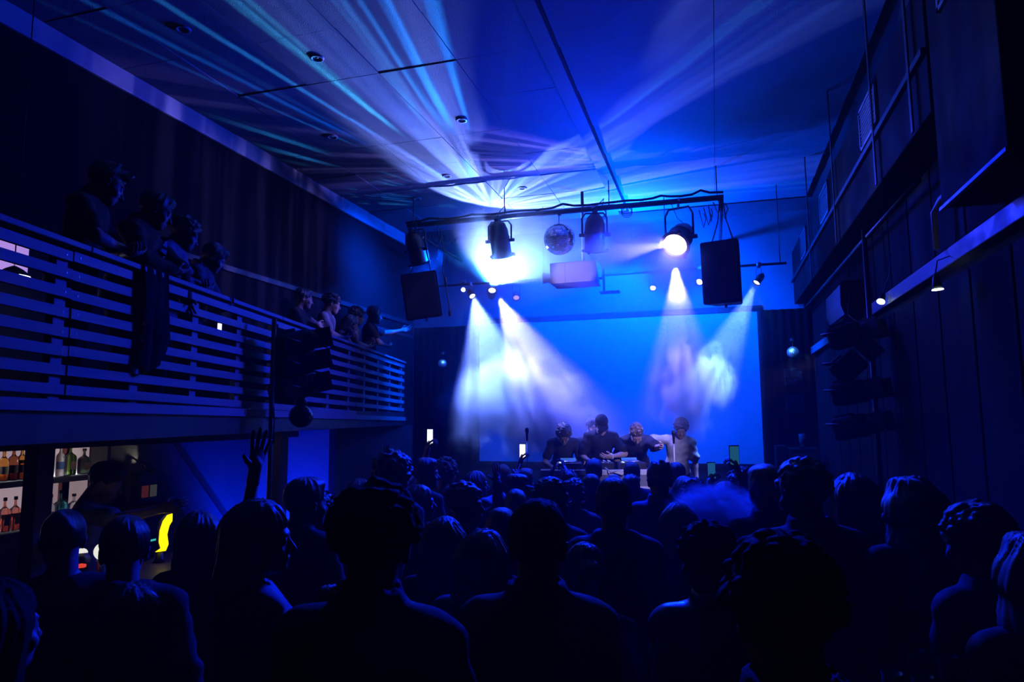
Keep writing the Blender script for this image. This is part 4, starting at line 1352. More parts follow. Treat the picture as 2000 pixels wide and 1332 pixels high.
def hand_prims(kind, side):
    """origin at the wrist, fingers along +Z, palm towards +Y, thumb on -X for side=+1"""
    s = -side
    P = [E((0, 0, 0.045), (0.040, 0.016, 0.050), k=0.012), E((s * 0.020, 0.006, 0.03), (0.022, 0.016, 0.03), k=0.012), C((0, 0, -0.05), (0, 0, 0.02), 0.027, 0.026, k=0.015)]
    curl = {'open': (0.06, 0.05, 0.04), 'relaxed': (0.35, 0.45, 0.3), 'grip': (0.75, 1.0, 0.6), 'point': (0.9, 1.3, 0.9), 'fist': (1.2, 1.4, 1.0), 'spread': (0.03, 0.08, 0.05)}[kind]
    lens = ((0.040, 0.025, 0.022), (0.044, 0.028, 0.023), (0.040, 0.025, 0.022), (0.031, 0.019, 0.019))
    sp = 0.16 if kind == 'spread' else 0.05
    for i in range(4):
        x = s * (0.030 - 0.020 * i)
        a = v3(x, 0.0, 0.082 - (0.008 if i in (0, 3) else 0) - (0.006 if i == 3 else 0))
        ang = 0.0
        yaw = -s * (i - 1.4) * sp
        cu = curl if not (kind == 'point' and i == 0) else (0.05, 0.05, 0.05)
        if kind == 'open':
            cu = tuple(c_ + (0.0, 0.05, 0.02, 0.25)[i] for c_ in cu)
        r = 0.0092 - 0.0006 * (i == 3)
        a = a - v3(0, 0, 0.02)
        first = True
        for L, c_ in zip(lens[i], cu):
            ang += c_
            d = v3(math.sin(yaw) * math.cos(ang), math.sin(ang), math.cos(yaw) * math.cos(ang))
            b = a + d * (L + (0.02 if first else 0))
            P.append(C(a, b, r, r * 0.93, k=0.004))
            a, r, first = b, r * 0.92, False
    th = {'open': (v3(s * 0.75, 0.25, 0.62), v3(s * 0.45, 0.15, 0.9)), 'spread': (v3(s * 0.95, 0.2, 0.4), v3(s * 0.75, 0.1, 0.65))}.get(kind, (v3(s * 0.55, 0.65, 0.55), v3(s * 0.0, 0.6, 0.8)))
    a = v3(s * 0.028, 0.006, 0.018)
    b = a + unit(th[0]) * 0.042
    P += [C(a, b, 0.014, 0.0115, k=0.01), C(b, b + unit(th[1]) * 0.030, 0.0105, 0.0088, k=0.004)]
    return P


HEADS = 1.07
ARMS = {                 # (upper arm, forearm) directions for the right arm, person facing +Y
    'down': ((0.20, -0.04, -1.0), (0.06, 0.28, -1.0), 'relaxed'),
    'down2': ((0.30, 0.10, -1.0), (0.0, 0.55, -0.85), 'relaxed'),
    'hold': ((0.28, 0.12, -1.0), (-0.30, 0.85, 0.35), 'grip'),
    'raise': ((0.45, 0.25, 0.80), (0.05, 0.12, 1.0), 'open'),
    'raise2': ((0.60, 0.45, 0.35), (-0.15, 0.15, 1.0), 'spread'),
    'raise3': ((0.50, 0.35, 0.42), (0.0, 0.15, 1.0), 'spread'),
    'clap': ((0.05, 0.75, 0.55), (-0.32, 0.35, 0.95), 'open'),
    'phone': ((0.15, 0.80, -0.05), (-0.30, 0.35, 0.90), 'grip'),
    'rail': ((0.35, 0.45, -0.80), (-0.85, 0.45, -0.10), 'relaxed'),
    'droop': ((0.15, 0.75, -0.65), (-0.05, 0.25, -0.95), 'relaxed'),
    'decks': ((0.34, 0.20, -0.9), (-0.45, 0.85, -0.25), 'relaxed'),
    'elbow': ((0.55, 0.25, -0.8), (-0.75, 0.60, -0.1), 'relaxed'),
    'reach': ((0.35, 0.85, -0.25), (0.15, 1.0, 0.10), 'relaxed'),
    'side': ((0.98, 0.10, 0.02), (0.96, 0.25, -0.12), 'relaxed'),
    'point': ((0.30, 0.85, 0.25), (0.0, 0.75, 0.65), 'point'),
    'phonehi': ((0.20, 0.75, 0.40), (-0.12, 0.20, 1.0), 'grip'),
    'bar': ((0.45, 0.75, -0.08), (0.25, 0.95, 0.22), 'relaxed'),
}


def skeleton(pose):
    """pose: dict(lean, side, twist, head=(pitch, yaw), R=arm, L=arm) -> joints"""
    J = {}
    hip = v3(0, 0, 0.96)
    Mt = rotz(pose.get('twist', 0.0)) @ roty(pose.get('side', 0.0)) @ rotx(-pose.get('lean', 0.0))
    J['Mt'] = Mt
    J['hip'] = hip
    J['waist'] = hip + Mt @ v3(0, 0.0, 0.13)
    J['chest'] = hip + Mt @ v3(0, -0.005, 0.34)
    J['neck'] = hip + Mt @ v3(0, -0.025, 0.515)
    hp, hy = pose.get('head', (0.0, 0.0))
    Mh = Mt @ rotx(pose.get('lean', 0.0) * 0.55) @ rotz(hy) @ rotx(-hp)
    J['Mh'] = Mh
    J['head'] = J['neck'] + Mt @ v3(0, 0.01, 0.06) + Mh @ v3(0, 0.035, 0.085)
    for s, nme in ((1, 'R'), (-1, 'L')):
        u, f, hk = ARMS[pose.get(nme, 'down')]
        sh = hip + Mt @ v3(s * 0.163, -0.02, 0.440)
        if u[2] > 0.2:
            sh = sh + v3(-s * 0.01, 0, 0.03)
        lean_arm = 0.0 if pose.get('free_arms', True) else 1.0
        ud, fd = v3(u[0] * s, u[1], u[2]), v3(f[0] * s, f[1], f[2])
        Mz = rotz(pose.get('twist', 0.0))
        el = sh + Mz @ unit(ud) * 0.285
        wr = el + Mz @ unit(fd) * 0.255
        J['sh' + nme], J['el' + nme], J['wr' + nme] = sh, el, wr
        J['hk' + nme] = pose.get('hand' + nme, hk)
        J['fd' + nme] = Mz @ unit(fd)
        J['hip' + nme] = hip + v3(s * 0.092, 0.0, -0.03)
        st = pose.get('step', 0.03)
        J['kn' + nme] = v3(s * 0.105, 0.02 + s * st, 0.50)
        J['an' + nme] = v3(s * 0.115, -0.02 + s * st, 0.085)
    return J


def torso_prims(J, fem=False):
    Mt = J['Mt']
    w = 0.90 if fem else 1.0
    P = [E(J['hip'] + v3(0, -0.01, -0.03), (0.168, 0.115, 0.13), k=0.05), E(J['waist'], (0.138 * w, 0.100, 0.13), Mt, k=0.06), E(J['chest'], (0.152 * w, 0.108, 0.175), Mt, k=0.06),
         E(J['chest'] + Mt @ v3(0, -0.012, 0.080), (0.155 * w, 0.088, 0.080), Mt, k=0.05), C(J['neck'] + Mt @ v3(0, -0.005, -0.03), J['head'] + J['Mh'] @ v3(0, -0.028, -0.07), 0.060 * w, 0.053 * w, k=0.035)]
    for s, n in ((1, 'R'), (-1, 'L')):
        P.append(C(J['neck'] + Mt @ v3(s * 0.045, -0.005, -0.035), J['sh' + n], 0.042, 0.052 * w, k=0.04))
        if fem:
            P.append(E(J['chest'] + Mt @ v3(s * 0.075, 0.085, 0.01), (0.06, 0.055, 0.06), k=0.04))
    return P


def arm_prims(J, n, frac=1.0, fem=False):
    w = 0.85 if fem else 1.0
    sh, el, wr = J['sh' + n], J['el' + n], J['wr' + n]
    P = [C(sh, sh + (el - sh) * min(1, frac * 1.9), 0.051 * w, (0.051 + (0.039 - 0.051) * min(1, frac * 1.9)) * w, k=0.03)]
    if frac > 0.55:
        f = (frac - 0.5) * 2
        P.append(C(el, el + (wr - el) * f, 0.039 * w, (0.039 + (0.027 - 0.039) * f) * w, k=0.02))
        P.append(E(el + (wr - el) * 0.22, (0.041 * w, 0.041 * w, 0.07), frame_to(wr - el), k=0.02))
    return P


def leg_prims(J, n, fem=False):
    return [C(J['hip' + n], J['kn' + n], 0.092, 0.060, k=0.04), C(J['kn' + n], J['an' + n], 0.056, 0.040, k=0.03), E(J['kn' + n] + v3(0, -0.03, -0.12), (0.052, 0.055, 0.10), k=0.03)]


def foot_prims(J, n):
    a = J['an' + n]
    return [C(a + v3(0, 0, 0.02), v3(a[0], a[1] - 0.02, 0.045), 0.042, 0.042, k=0.03), C(v3(a[0], a[1] - 0.04, 0.042), v3(a[0] * 1.1, a[1] + 0.15, 0.036), 0.040, 0.034, k=0.03)]


def folds(amp, f1=38.0, seed=0.0):
    def d(X, Y, Z):
        return amp * (np.sin(X * f1 + 9 * Z + seed + 3 * np.sin(Z * 11 + seed)) * np.sin(Z * f1 * 0.7 - 8 * X + 2 * np.sin(Y * 17) + seed) + 0.6 * np.sin(Z * 61 + X * 23 + 5 * np.sin(X * 13 + seed)))
    return d


MESH = {}


def cached(key, fn):
    if key not in MESH:
        MESH[key] = fn()
    return MESH[key]


def body_mesh(pose, fem, fine):
    J = skeleton(pose)
    P = torso_prims(J, fem)
    for n in 'RL':
        P += arm_prims(J, n, 1.0, fem) + leg_prims(J, n, fem) + foot_prims(J, n)
    parts = [surface(P, 0.020)]
    hs = HEADS
    hp = [(p[0], p[1] * hs, p[2] * hs, p[3] * hs, p[4] * hs) + p[5:] if p[0] == 'c' else (p[0], p[1] * hs, p[2] * hs) + p[3:] for p in head_prims(fem)]
    parts.append(surface(xform(hp, J['Mh'], J['head']), 0.0055 if fine else 0.008))
    for s, n in ((1, 'R'), (-1, 'L')):
        Mf = frame_to(J['fd' + n], pose.get('palm' + n, (-s * 0.9, 0.35, 0.2)))
        parts.append(surface(xform(hand_prims(J['hk' + n], s), Mf, J['wr' + n]), 0.0042 if fine or J['wr' + n][2] > 1.5 else 0.006))
    return mesh_from(parts, 'body')


def top_mesh(pose, fem, style):
    J = skeleton(pose)
    g = {'tee': 0.012, 'loose': 0.024, 'hoodie': 0.022, 'jacket': 0.024, 'vest': 0.010}[style]
    fr = {'tee': 0.36, 'loose': 0.40, 'hoodie': 0.98, 'jacket': 0.97, 'vest': 0.0}[style]
    P = grow(torso_prims(J, fem)[:4] + torso_prims(J, fem)[5:], g)
    P[0] = E(J['hip'] + v3(0, -0.01, -0.02), (0.168 + g + 0.012, 0.115 + g + 0.012, 0.19), k=0.05)
    if fr:
        for n in 'RL':
            P += grow(arm_prims(J, n, fr, fem), g * 0.85)
            if fr < 0.5:                               # open sleeve mouth a little wider
                a, b = J['sh' + n], J['el' + n]
                P.append(C(a + (b - a) * 0.35, a + (b - a) * fr * 1.85, 0.052 + g * 0.6, 0.056 + g, k=0.02))
    Mt = J['Mt']
    if style in ('tee', 'loose'):
        P.append(C(J['neck'] + Mt @ v3(0, 0.02, 0.035), J['neck'] + Mt @ v3(0, 0.0, 0.2), 0.070, 0.10, k=0.01, s=-1))
    if style == 'vest':
        P.append(C(J['neck'] + Mt @ v3(0, 0.03, 0.0), J['neck'] + Mt @ v3(0, 0.0, 0.2), 0.095, 0.12, k=0.01, s=-1))
    if style == 'hoodie':
        for a in np.linspace(-2.3, 2.3, 9):
            P.append(E(J['neck'] + Mt @ v3(0.082 * math.sin(a), -0.020 - 0.075 * math.cos(a), 0.015 + 0.01 * math.cos(a)), (0.036, 0.036, 0.030), k=0.02))
        P.append(E(J['neck'] + Mt @ v3(0, -0.125, -0.075), (0.115, 0.045, 0.085), Mt, k=0.03))
    if style == 'jacket':
        for a in np.linspace(-2.4, 2.4, 11):
            P.append(E(J['neck'] + Mt @ v3(0.075 * math.sin(a), -0.012 - 0.068 * math.cos(a), 0.030), (0.022, 0.022, 0.038), k=0.012))
    hem = {'tee': -0.07, 'loose': -0.12, 'hoodie': -0.08, 'jacket': -0.06, 'vest': 0.02}[style]
    amp = {'tee': 0.0035, 'loose': 0.006, 'hoodie': 0.006, 'jacket': 0.005, 'vest': 0.002}[style]
    low = v3(0, 0, -1)
    return mesh_from([surface(P, 0.016, folds(amp, 38 if style != 'loose' else 30), ((low, -(J['hip'][2] + hem)),))], 'top')


def trousers_mesh(pose, fem):
    J = skeleton(pose)
    P = grow([E(J['hip'] + v3(0, -0.01, -0.03), (0.168, 0.115, 0.14), k=0.05)] + leg_prims(J, 'R', fem) + leg_prims(J, 'L', fem), 0.012)
    return mesh_from([surface(P, 0.022, folds(0.004, 30), ((v3(0, 0, 1), J['hip'][2] + 0.05), (v3(0, 0, -1), -0.085)))], 'trousers')


def shoe_mesh(pose, n):
    J = skeleton(pose)
    return mesh_from([surface(grow(foot_prims(J, n), 0.008), 0.012, None, ((v3(0, 0, 1), 0.11),))], 'shoe')


def strands(amp, f, seed=0.0):
    def d(X, Y, Z):
        a = np.arctan2(X, Y + 0.02)
        return amp * np.sin(a * f + 4 * np.sin(Z * 14 + seed)) + amp * 0.7 * np.sin(a * f * 0.47 + seed + 12 * Z)
    return d


def lumps(amp, f, seed=0.0):
    def d(X, Y, Z):
        return amp * (np.sin(X * f + seed + np.sin(Z * f * 0.6)) * np.sin(Y * f + 1.3 + seed) * np.sin(Z * f + 0.7)) + amp * 0.5 * np.sin(X * f * 2.1 + Z * f * 1.7) * np.sin(Y * f * 1.9 + seed)
    return d


def hair_mesh(style, seed):
    """in the head frame"""
    rr = random.Random(seed * 7 + 1)
    scalp = E((0, -0.018, 0.042), (0.084, 0.104, 0.094), k=0.02)
    face = E((0, 0.125, -0.045), (0.085, 0.085, 0.100), k=0.02, s=-1)
    under = C((0, 0.02, -0.13), (0, -0.06, -0.17), 0.085, 0.085, k=0.02, s=-1)
    ears = [E((s * 0.09, 0.005, -0.03), (0.022, 0.028, 0.045), k=0.015, s=-1) for s in (-1, 1)]
    dsp = strands(0.0022, 26, seed)
    h = 0.0065
    if style == 'short':
        P = [scalp, E((0, 0.045, 0.095), (0.055, 0.045, 0.030), k=0.03), face, under] + ears
    elif style == 'crop':
        P = [E((0, -0.016, 0.038), (0.080, 0.099, 0.091), k=0.02), face, under] + ears
        dsp = lumps(0.0012, 160, seed)
    elif style == 'flat':
        P = [scalp, E((0, -0.01, 0.095), (0.080, 0.095, 0.045), k=0.02), face, under] + ears
        dsp = lumps(0.003, 120, seed)
    elif style in ('quiff', 'spiky'):
        P = [scalp]
        for i in range(16 if style == 'quiff' else 30):
            x, y = rr.uniform(-0.06, 0.06), rr.uniform(-0.06, 0.085)
            z = 0.115 - 3.5 * (x * x) - 2.5 * (y + 0.01) ** 2
            L = 0.035 if style == 'quiff' else 0.028
            d = unit((x * 4 + rr.uniform(-0.4, 0.4), (0.8 if style == 'quiff' else rr.uniform(-0.5, 0.6)), 0.9))
            P.append(C(v3(x, y, z - 0.01), v3(x, y, z) + d * rr.uniform(0.6, 1.1) * L, 0.016, 0.006, k=0.012))
        P += [face, under] + ears
    elif style in ('curly', 'afro', 'waves'):
        P = [E((0, -0.018, 0.042), v3(0.084, 0.104, 0.094) + {'curly': 0.006, 'afro': 0.022, 'waves': 0.003}[style], k=0.02)]
        h = 0.0058
        big = {'curly': 0.012, 'afro': 0.030, 'waves': 0.008}[style]
        for i in range(190):
            u, v = rr.random(), rr.random()
            th, ph = math.acos(1 - 1.35 * u), 2 * PI * v
            n_ = v3(math.sin(th) * math.cos(ph), math.sin(th) * math.sin(ph), math.cos(th))
            c = v3(0, -0.018, 0.040) + n_ * (v3(0.080, 0.100, 0.090) + big * rr.uniform(0.4, 1.15))
            q = rr.uniform(0.8, 1.25)
            P.append(E(c, v3(0.015, 0.015, 0.012) * q if style != 'waves' else v3(0.010, 0.024, 0.010) * q, rotz(rr.uniform(0, 3)) @ rotx(rr.uniform(-0.6, 0.6)), k=0.008))
        P += [face, under]
        dsp = lumps(0.0025, 150, seed)
    elif style in ('long', 'bob', 'pony', 'bun', 'wavy_long'):
        P = [scalp]
        if style in ('long', 'bob', 'wavy_long'):
            Lh = {'long': -0.40, 'bob': -0.15, 'wavy_long': -0.34}[style]
            for s in (-1, 0, 1):
                P.append(C(v3(s * 0.050, -0.060, 0.02), v3(s * 0.075, -0.085, Lh), 0.062, 0.050 if style != 'wavy_long' else 0.062, k=0.05))
            for s in (-1, 1):
                P.append(C(v3(s * 0.072, 0.0, 0.02), v3(s * 0.090, -0.03, Lh * 0.75), 0.030, 0.034, k=0.04))
            P.append(C((0, 0.03, -0.07), (0, -0.03, -0.26), 0.062, 0.052, k=0.02, s=-1))
        if style == 'pony':
            P += [E((0, -0.125, 0.045), (0.03, 0.03, 0.03)), C((0, -0.14, 0.04), (0, -0.17, -0.18), 0.034, 0.014, k=0.03), under]
        if style == 'bun':
            P += [E((0, -0.09, 0.115), (0.045, 0.045, 0.042), k=0.01), under]
        P += [face]
        dsp = strands(0.0035, 24, seed) if style != 'wavy_long' else (lambda X, Y, Z: 0.006 * np.sin(Z * 60 + 3 * np.sin(X * 25)) + strands(0.003, 22, seed)(X, Y, Z))
        h = 0.0075
    return mesh_from([surface(P, h, dsp)], 'hair')


def cap_mesh():
    P = [E((0, -0.016, 0.045), (0.084, 0.103, 0.090), k=0.01), C((0, 0.0, -0.07), (0, 0, -0.10), 0.14, 0.14, k=0.01, s=-1)]
    V1 = surface(P, 0.007, None, ((v3(0, 0.25, -1), -0.022),))
    Pb = [E((0, 0.085, 0.036), (0.072, 0.085, 0.008), rotx(-0.25), k=0.01)]
    return mesh_from([V1, surface(Pb, 0.006)], 'cap')


def glasses_mesh():
    bm = bmesh.new()
    for s in (-1, 1):
        tube(bm, [(s * 0.033 + 0.024 * math.cos(a), 0.107, -0.002 + 0.019 * math.sin(a)) for a in [2 * PI * k / 16 for k in range(16)]], 0.0022, 6, closed=True)
        tube(bm, [(s * 0.057, 0.105, 0.004), (s * 0.079, 0.07, 0.006), (s * 0.083, -0.01, 0.002)], 0.002, 6)
    tube(bm, [(-0.009, 0.108, 0.0), (0, 0.112, 0.004), (0.009, 0.108, 0.0)], 0.002, 6)
    return to_mesh(bm, 'glasses', True)


# --- materials of people
M_SKIN = {'fair': mat('skin_fair', (0.62, 0.42, 0.33), 0.5, noise=0.06, nscale=20, bump=0.0008, bscale=180), 'tan': mat('skin_tan', (0.45, 0.28, 0.20), 0.5, noise=0.06, nscale=20, bump=0.0008, bscale=180)}


def hair_mat(name, col, rough=0.32):
    key = 'hair_' + name
    if key in MATS:
        return MATS[key]
    m = mat(key, col, rough, spec=0.9 if rough < 0.5 else 0.2)
    nt = m.node_tree
    b = NB(nt)
    p = nt.nodes['Principled BSDF']
    tc = b.n('ShaderNodeTexCoord')
    sep = b.n('ShaderNodeSeparateXYZ')
    nt.links.new(tc.outputs['Object'], sep.inputs[0])
    a = b.m('ARCTAN2', sep.outputs[0], b.m('ADD', sep.outputs[1], 0.02))
    f = b.noise(b.xyz(b.m('MULTIPLY', a, 34.0), b.m('MULTIPLY', sep.outputs[2], 9.0), b.m('MULTIPLY', sep.outputs[1], 4.0)), 1.0, 4.0, 0.7)
    bp = b.n('ShaderNodeBump')
    bp.inputs['Distance'].default_value = 0.006
    nt.links.new(f, bp.inputs['Height'])
    nt.links.new(bp.outputs[0], p.inputs['Normal'])
    mx = b.n('ShaderNodeMix', data_type='RGBA')
    nt.links.new(b.ss(f, 0.35, 0.65), mx.inputs[0])
    mx.inputs[6].default_value = tuple(q * 0.6 for q in col) + (1,)
    mx.inputs[7].default_value = tuple(min(1, q * 1.3) for q in col) + (1,)
    nt.links.new(mx.outputs[2], p.inputs['Base Color'])
    return m


HAIR = {'matte': hair_mat('matte', (0.008, 0.007, 0.007), 0.75), 'black': hair_mat('black', (0.012, 0.010, 0.009)), 'brown': hair_mat('brown', (0.055, 0.032, 0.018)), 'dark': hair_mat('dark', (0.028, 0.018, 0.012)),
        'blond': hair_mat('blond', (0.50, 0.36, 0.18)), 'fair': hair_mat('fair', (0.24, 0.16, 0.09))}


def cloth(name, col, rough=0.85, **kw):
    return mat('cloth_' + name, col, rough, noise=0.12, nscale=14, bump=0.002, bscale=160, **kw)


CL = {'black': cloth('black', (0.012, 0.012, 0.014)), 'char': cloth('charcoal', (0.035, 0.035, 0.04)), 'navy': cloth('navy', (0.03, 0.035, 0.07)), 'grey': cloth('grey', (0.20, 0.20, 0.21)),
      'white': cloth('white', (0.75, 0.75, 0.74)), 'pale': cloth('pale', (0.42, 0.42, 0.44)), 'denim': cloth('denim', (0.10, 0.14, 0.24)), 'olive': cloth('olive', (0.08, 0.09, 0.06)), 'satin': mat('satin', (0.30, 0.30, 0.33), 0.25, noise=0.1)}
M_SHOE = mat('shoe_leather', (0.02, 0.02, 0.02), 0.5)


def person(label, loc, yaw, scale, pose, hair=('short', 1, 'dark'), top=('tee', 'black'), legs='black', skin='fair', fem=False, fine=False, extras=(), group=None, pose_key=None):
    key = pose_key or repr(sorted(pose.items())) + str(fem)
    t = thing('person', label, 'person', loc, (0, 0, yaw), group=group)
    t.scale = (scale, scale, scale)
    J = skeleton(pose)
    obj('body', cached(('body', key, fine), lambda: body_mesh(pose, fem, fine)), M_SKIN[skin], t)
    Mh = Matrix([list(r) for r in J['Mh']]).to_4x4()
    Mh.translation = Vector(J['head'])

    def on_head(name, me, m):
        o = obj(name, me, m, t)
        o.matrix_local = Mh @ Matrix.Scale(HEADS, 4)
        return o
    if hair:
        on_head('hair', cached(('hair',) + hair[:2], lambda: hair_mesh(*hair[:2])), HAIR[hair[2]])
    obj({'tee': 'shirt', 'loose': 'shirt', 'hoodie': 'hoodie', 'jacket': 'jacket', 'vest': 'vest_top'}[top[0]], cached(('top', key, top[0]), lambda: top_mesh(pose, fem, top[0])), CL[top[1]], t)
    obj('trousers', cached(('legs', key), lambda: trousers_mesh(pose, fem)), CL[legs], t)
    for n in 'RL':
        obj('shoe', cached(('shoe', key, n), lambda: shoe_mesh(pose, n)), M_SHOE, t)
    for e in extras:
        if e == 'cap':
            on_head('cap', cached('cap', cap_mesh), CL['black'])
        elif e == 'glasses':
            on_head('glasses', cached('glasses', glasses_mesh), M_BLACK)
        elif e[0] == 'band':                       # wristband or watch on one wrist
            n = e[1]
            c, d = J['wr' + n], J['fd' + n]
            q = frame_to(d)
            bm = bmesh.new()
            tube(bm, [tuple(c - d * 0.01 + q @ v3(0.034 * math.cos(a), 0.030 * math.sin(a), 0)) for a in [2 * PI * k / 16 for k in range(16)]], 0.011, 6, closed=True)
            obj('wristband', to_mesh(bm, 'band', True), mat('white_band', (0.9, 0.9, 0.9), 0.4), t)
        elif e[0] == 'chest':                      # printed emblem on the chest: triangle over a ring segment
            c = J['chest'] + J['Mt'] @ v3(e[1], 0.150, 0.02)
            bm = bmesh.new()
            for pts_ in (((-0.05, 0.05), (0.035, 0.05), (0.02, 0.085), (-0.02, 0.10)), ((-0.06, 0.035), (0.03, 0.03), (0.05, 0.005), (-0.06, 0.0)), ((-0.06, -0.01), (-0.03, -0.015), (-0.01, -0.05), (-0.05, -0.055))):
                bm.faces.new([bm.verts.new(tuple(c + J['Mt'] @ v3(x, 0.0, z))) for x, z in pts_])
            bmesh.ops.solidify(bm, geom=bm.faces[:], thickness=0.004)
            obj('chest_emblem', to_mesh(bm, 'emblem'), mat('emblem_white', (0.85, 0.9, 0.95), 0.6), t)
    return t
# ------------------------------------------------------------------ who stands where
def facing(x, y, tx, ty):
    return math.atan2(-(tx - x), ty - y)


def place(label, head, pose, hair, top, floor=0.0, look=(-1.3, 9.4), turn=0.0, legs='black', skin='fair', fem=False, fine=False, extras=(), group='crowd on the dance floor'):
    """stand a person so that the crown of the head is at `head`, feet on `floor`"""
    J = skeleton(pose)
    crown = J['head'] + J['Mh'] @ v3(0, -0.02, 0.135) * HEADS
    sc = min(1.13, max(0.84, (head[2] - floor) / crown[2]))
    yaw = facing(head[0], head[1], *look) + turn
    off = Matrix.Rotation(yaw, 3, 'Z') @ Vector((J['head'][0], J['head'][1], 0)) * sc
    t = person(label, (head[0] - off.x, head[1] - off.y, floor), yaw, sc, pose, hair, top, legs, skin, fem, fine, extras, group)
    return t, J, yaw, sc


def hand_point(pl, n, reach=0.10):
    t, J, yaw, sc = pl
    p = J['wr' + n] + J['fd' + n] * reach
    return Matrix.Translation(t.location) @ Matrix.Rotation(yaw, 4, 'Z') @ Vector(p * sc), yaw


def phone(label, at, yaw, screen, strength, tilt=0.0, size=1.0):
    t = thing('mobile_phone', label, 'phone', at, (tilt, 0, yaw), group='raised phones')
    w, h = 0.074 * size, 0.150 * size
    obj('case', box_lohi((-w / 2, -0.004, -h / 2), (w / 2, 0.005, h / 2), 0.003), M_BLACK, t)
    obj('screen', box_lohi((-w / 2 + 0.004, -0.0056, -h / 2 + 0.008), (w / 2 - 0.004, -0.0042, h / 2 - 0.008)), mat('phone_' + label[:18].replace(' ', '_'), (0.1, 0.1, 0.1), 0.3, emit=screen, estr=strength), t)
    obj('camera_bump', box_lohi((w / 2 - 0.03, 0.005, h / 2 - 0.034), (w / 2 - 0.006, 0.008, h / 2 - 0.006)), M_BLACK, t)
    return t


ST = {}
S0 = dict()
S1 = dict(L='hold')
S2 = dict(R='hold', head=(0.0, 0.25))
S3 = dict(R='down2', head=(0.0, -0.3))
S4 = dict(L='down2', R='down2', head=(0.1, 0.1))
SR = dict(head=(0.0, -0.95), R='down2')               # head turned well to the right
ST['s1'] = place('short-haired man with a swept quiff at the front centre, right before the DJ desk', (-1.22, 7.04, 1.67), S0, ('quiff', 4, 'fair'), ('tee', 'grey'))
ST['s2'] = place('short-haired man before the right half of the DJ desk', (-0.85, 7.15, 1.64), S0, ('short', 1, 'brown'), ('tee', 'navy'))
ST['clap'] = place('person clapping raised hands with a pale watch, left of the desk', (-1.52, 6.42, 1.50), dict(R='clap', L='clap'), ('bob', 3, 'fair'), ('tee', 'pale'), fem=True, extras=(('band', 'R'),))
ST['spiky'] = place('person with textured dark hair just right of the clapping hands', (-1.30, 6.18, 1.62), S2, ('spiky', 6, 'dark'), ('tee', 'char'))
place('dark-haired person between the textured-haired one and the centre head', (-1.12, 5.50, 1.60), S4, ('waves', 2, 'dark'), ('hoodie', 'char'))
place('man with smooth round hair below the quiff man', (-1.04, 5.84, 1.62), S1, ('short', 5, 'dark'), ('hoodie', 'navy'))
place('small dark head between two taller heads before the desk', (-0.96, 6.65, 1.56), S0, ('crop', 1, 'dark'), ('tee', 'char'))
place('man with a pointed tuft of hair before the right of the desk', (-0.74, 6.14, 1.59), S3, ('quiff', 8, 'dark'), ('hoodie', 'char'))
ST['tall9'] = place('tall man with thick textured hair in a denim jacket before the desk end', (-0.41, 5.11, 1.78), S0, ('spiky', 9, 'brown'), ('jacket', 'denim'))
place('blurred head just right of the tall denim-jacket man', (-0.39, 6.86, 1.66), S0, ('short', 1, 'brown'), ('tee', 'char'))
place('short dark-haired person under the white-shirted performer', (-0.30, 6.27, 1.58), S2, ('bob', 4, 'dark'), ('tee', 'char'), fem=True)
place('man with layered wavy hair right of the denim-jacket man', (-0.19, 5.56, 1.62), S4, ('waves', 5, 'dark'), ('hoodie', 'navy'))
ST['long13'] = place('long-haired person filming with a raised phone at centre right', (0.04, 5.05, 1.65), dict(L='down2', R='phonehi'), ('long', 3, 'dark'), ('tee', 'char'), fem=True)
place('woman with smooth long hair beside the vapour puff', (-0.24, 4.19, 1.60), S0, ('long', 6, 'brown'), ('jacket', 'satin'), fem=True)
ST['m15'] = place('man with short side-lit hair at the very centre of the crowd', (-0.52, 3.56, 1.79), S0, ('short', 2, 'dark'), ('hoodie', 'navy'))
ST['m16'] = place('man with a flicked-out fringe and glasses left of the centre man', (-0.96, 4.07, 1.73), dict(R='down2', head=(0.0, -0.45)), ('waves', 9, 'dark'), ('hoodie', 'char'), extras=('glasses',))
place('man in profile with cap and glasses left of the clapping hands', (-1.56, 5.37, 1.65), dict(SR), ('short', 3, 'dark'), ('hoodie', 'black'), extras=('cap', 'glasses'), turn=-0.2)
place('fair-haired head below the man with cap and glasses', (-1.43, 4.89, 1.58), S2, ('short', 7, 'blond'), ('tee', 'grey'))
place('short person with bright-lit fair hair low at centre left', (-1.20, 3.80, 1.59), S0, ('short', 8, 'blond'), ('tee', 'char'))
ST['s20'] = place('man with rim-lit short hair left of the white phone', (-2.17, 6.97, 1.62), S0, ('crop', 3, 'fair'), ('hoodie', 'grey'))
ST['s21'] = place('person holding up a bright white phone left of the desk', (-1.84, 6.65, 1.60), dict(L='phonehi', R='down2'), ('short', 4, 'brown'), ('tee', 'navy'))
place('woman in profile with long hair raising a finger left of centre', (-2.20, 6.23, 1.60), dict(head=(0.0, -0.8), R='point'), ('long', 8, 'fair'), ('tee', 'pale'), fem=True)
place('man with big curly hair in profile, face lit blue', (-1.56, 4.21, 1.68), dict(head=(0.0, -1.0), twist=-0.2), ('curly', 3, 'dark'), ('hoodie', 'black'), fine=True, turn=-0.25)
ST['arm23'] = place('person in a dark puffy sleeve stretching one hand up at left centre', (-2.03, 5.30, 1.55), dict(R='raise2', L='down2'), ('short', 2, 'black'), ('jacket', 'black'))
place('dark-haired woman with a lit cheek below the raised dark hand', (-2.12, 4.75, 1.61), dict(SR, L='hold'), ('bob', 5, 'dark'), ('tee', 'black'), fem=True)
place('blonde woman with long straight shining hair left of centre', (-1.27, 3.14, 1.63), S0, ('long', 2, 'blond'), ('tee', 'black'), fem=True)
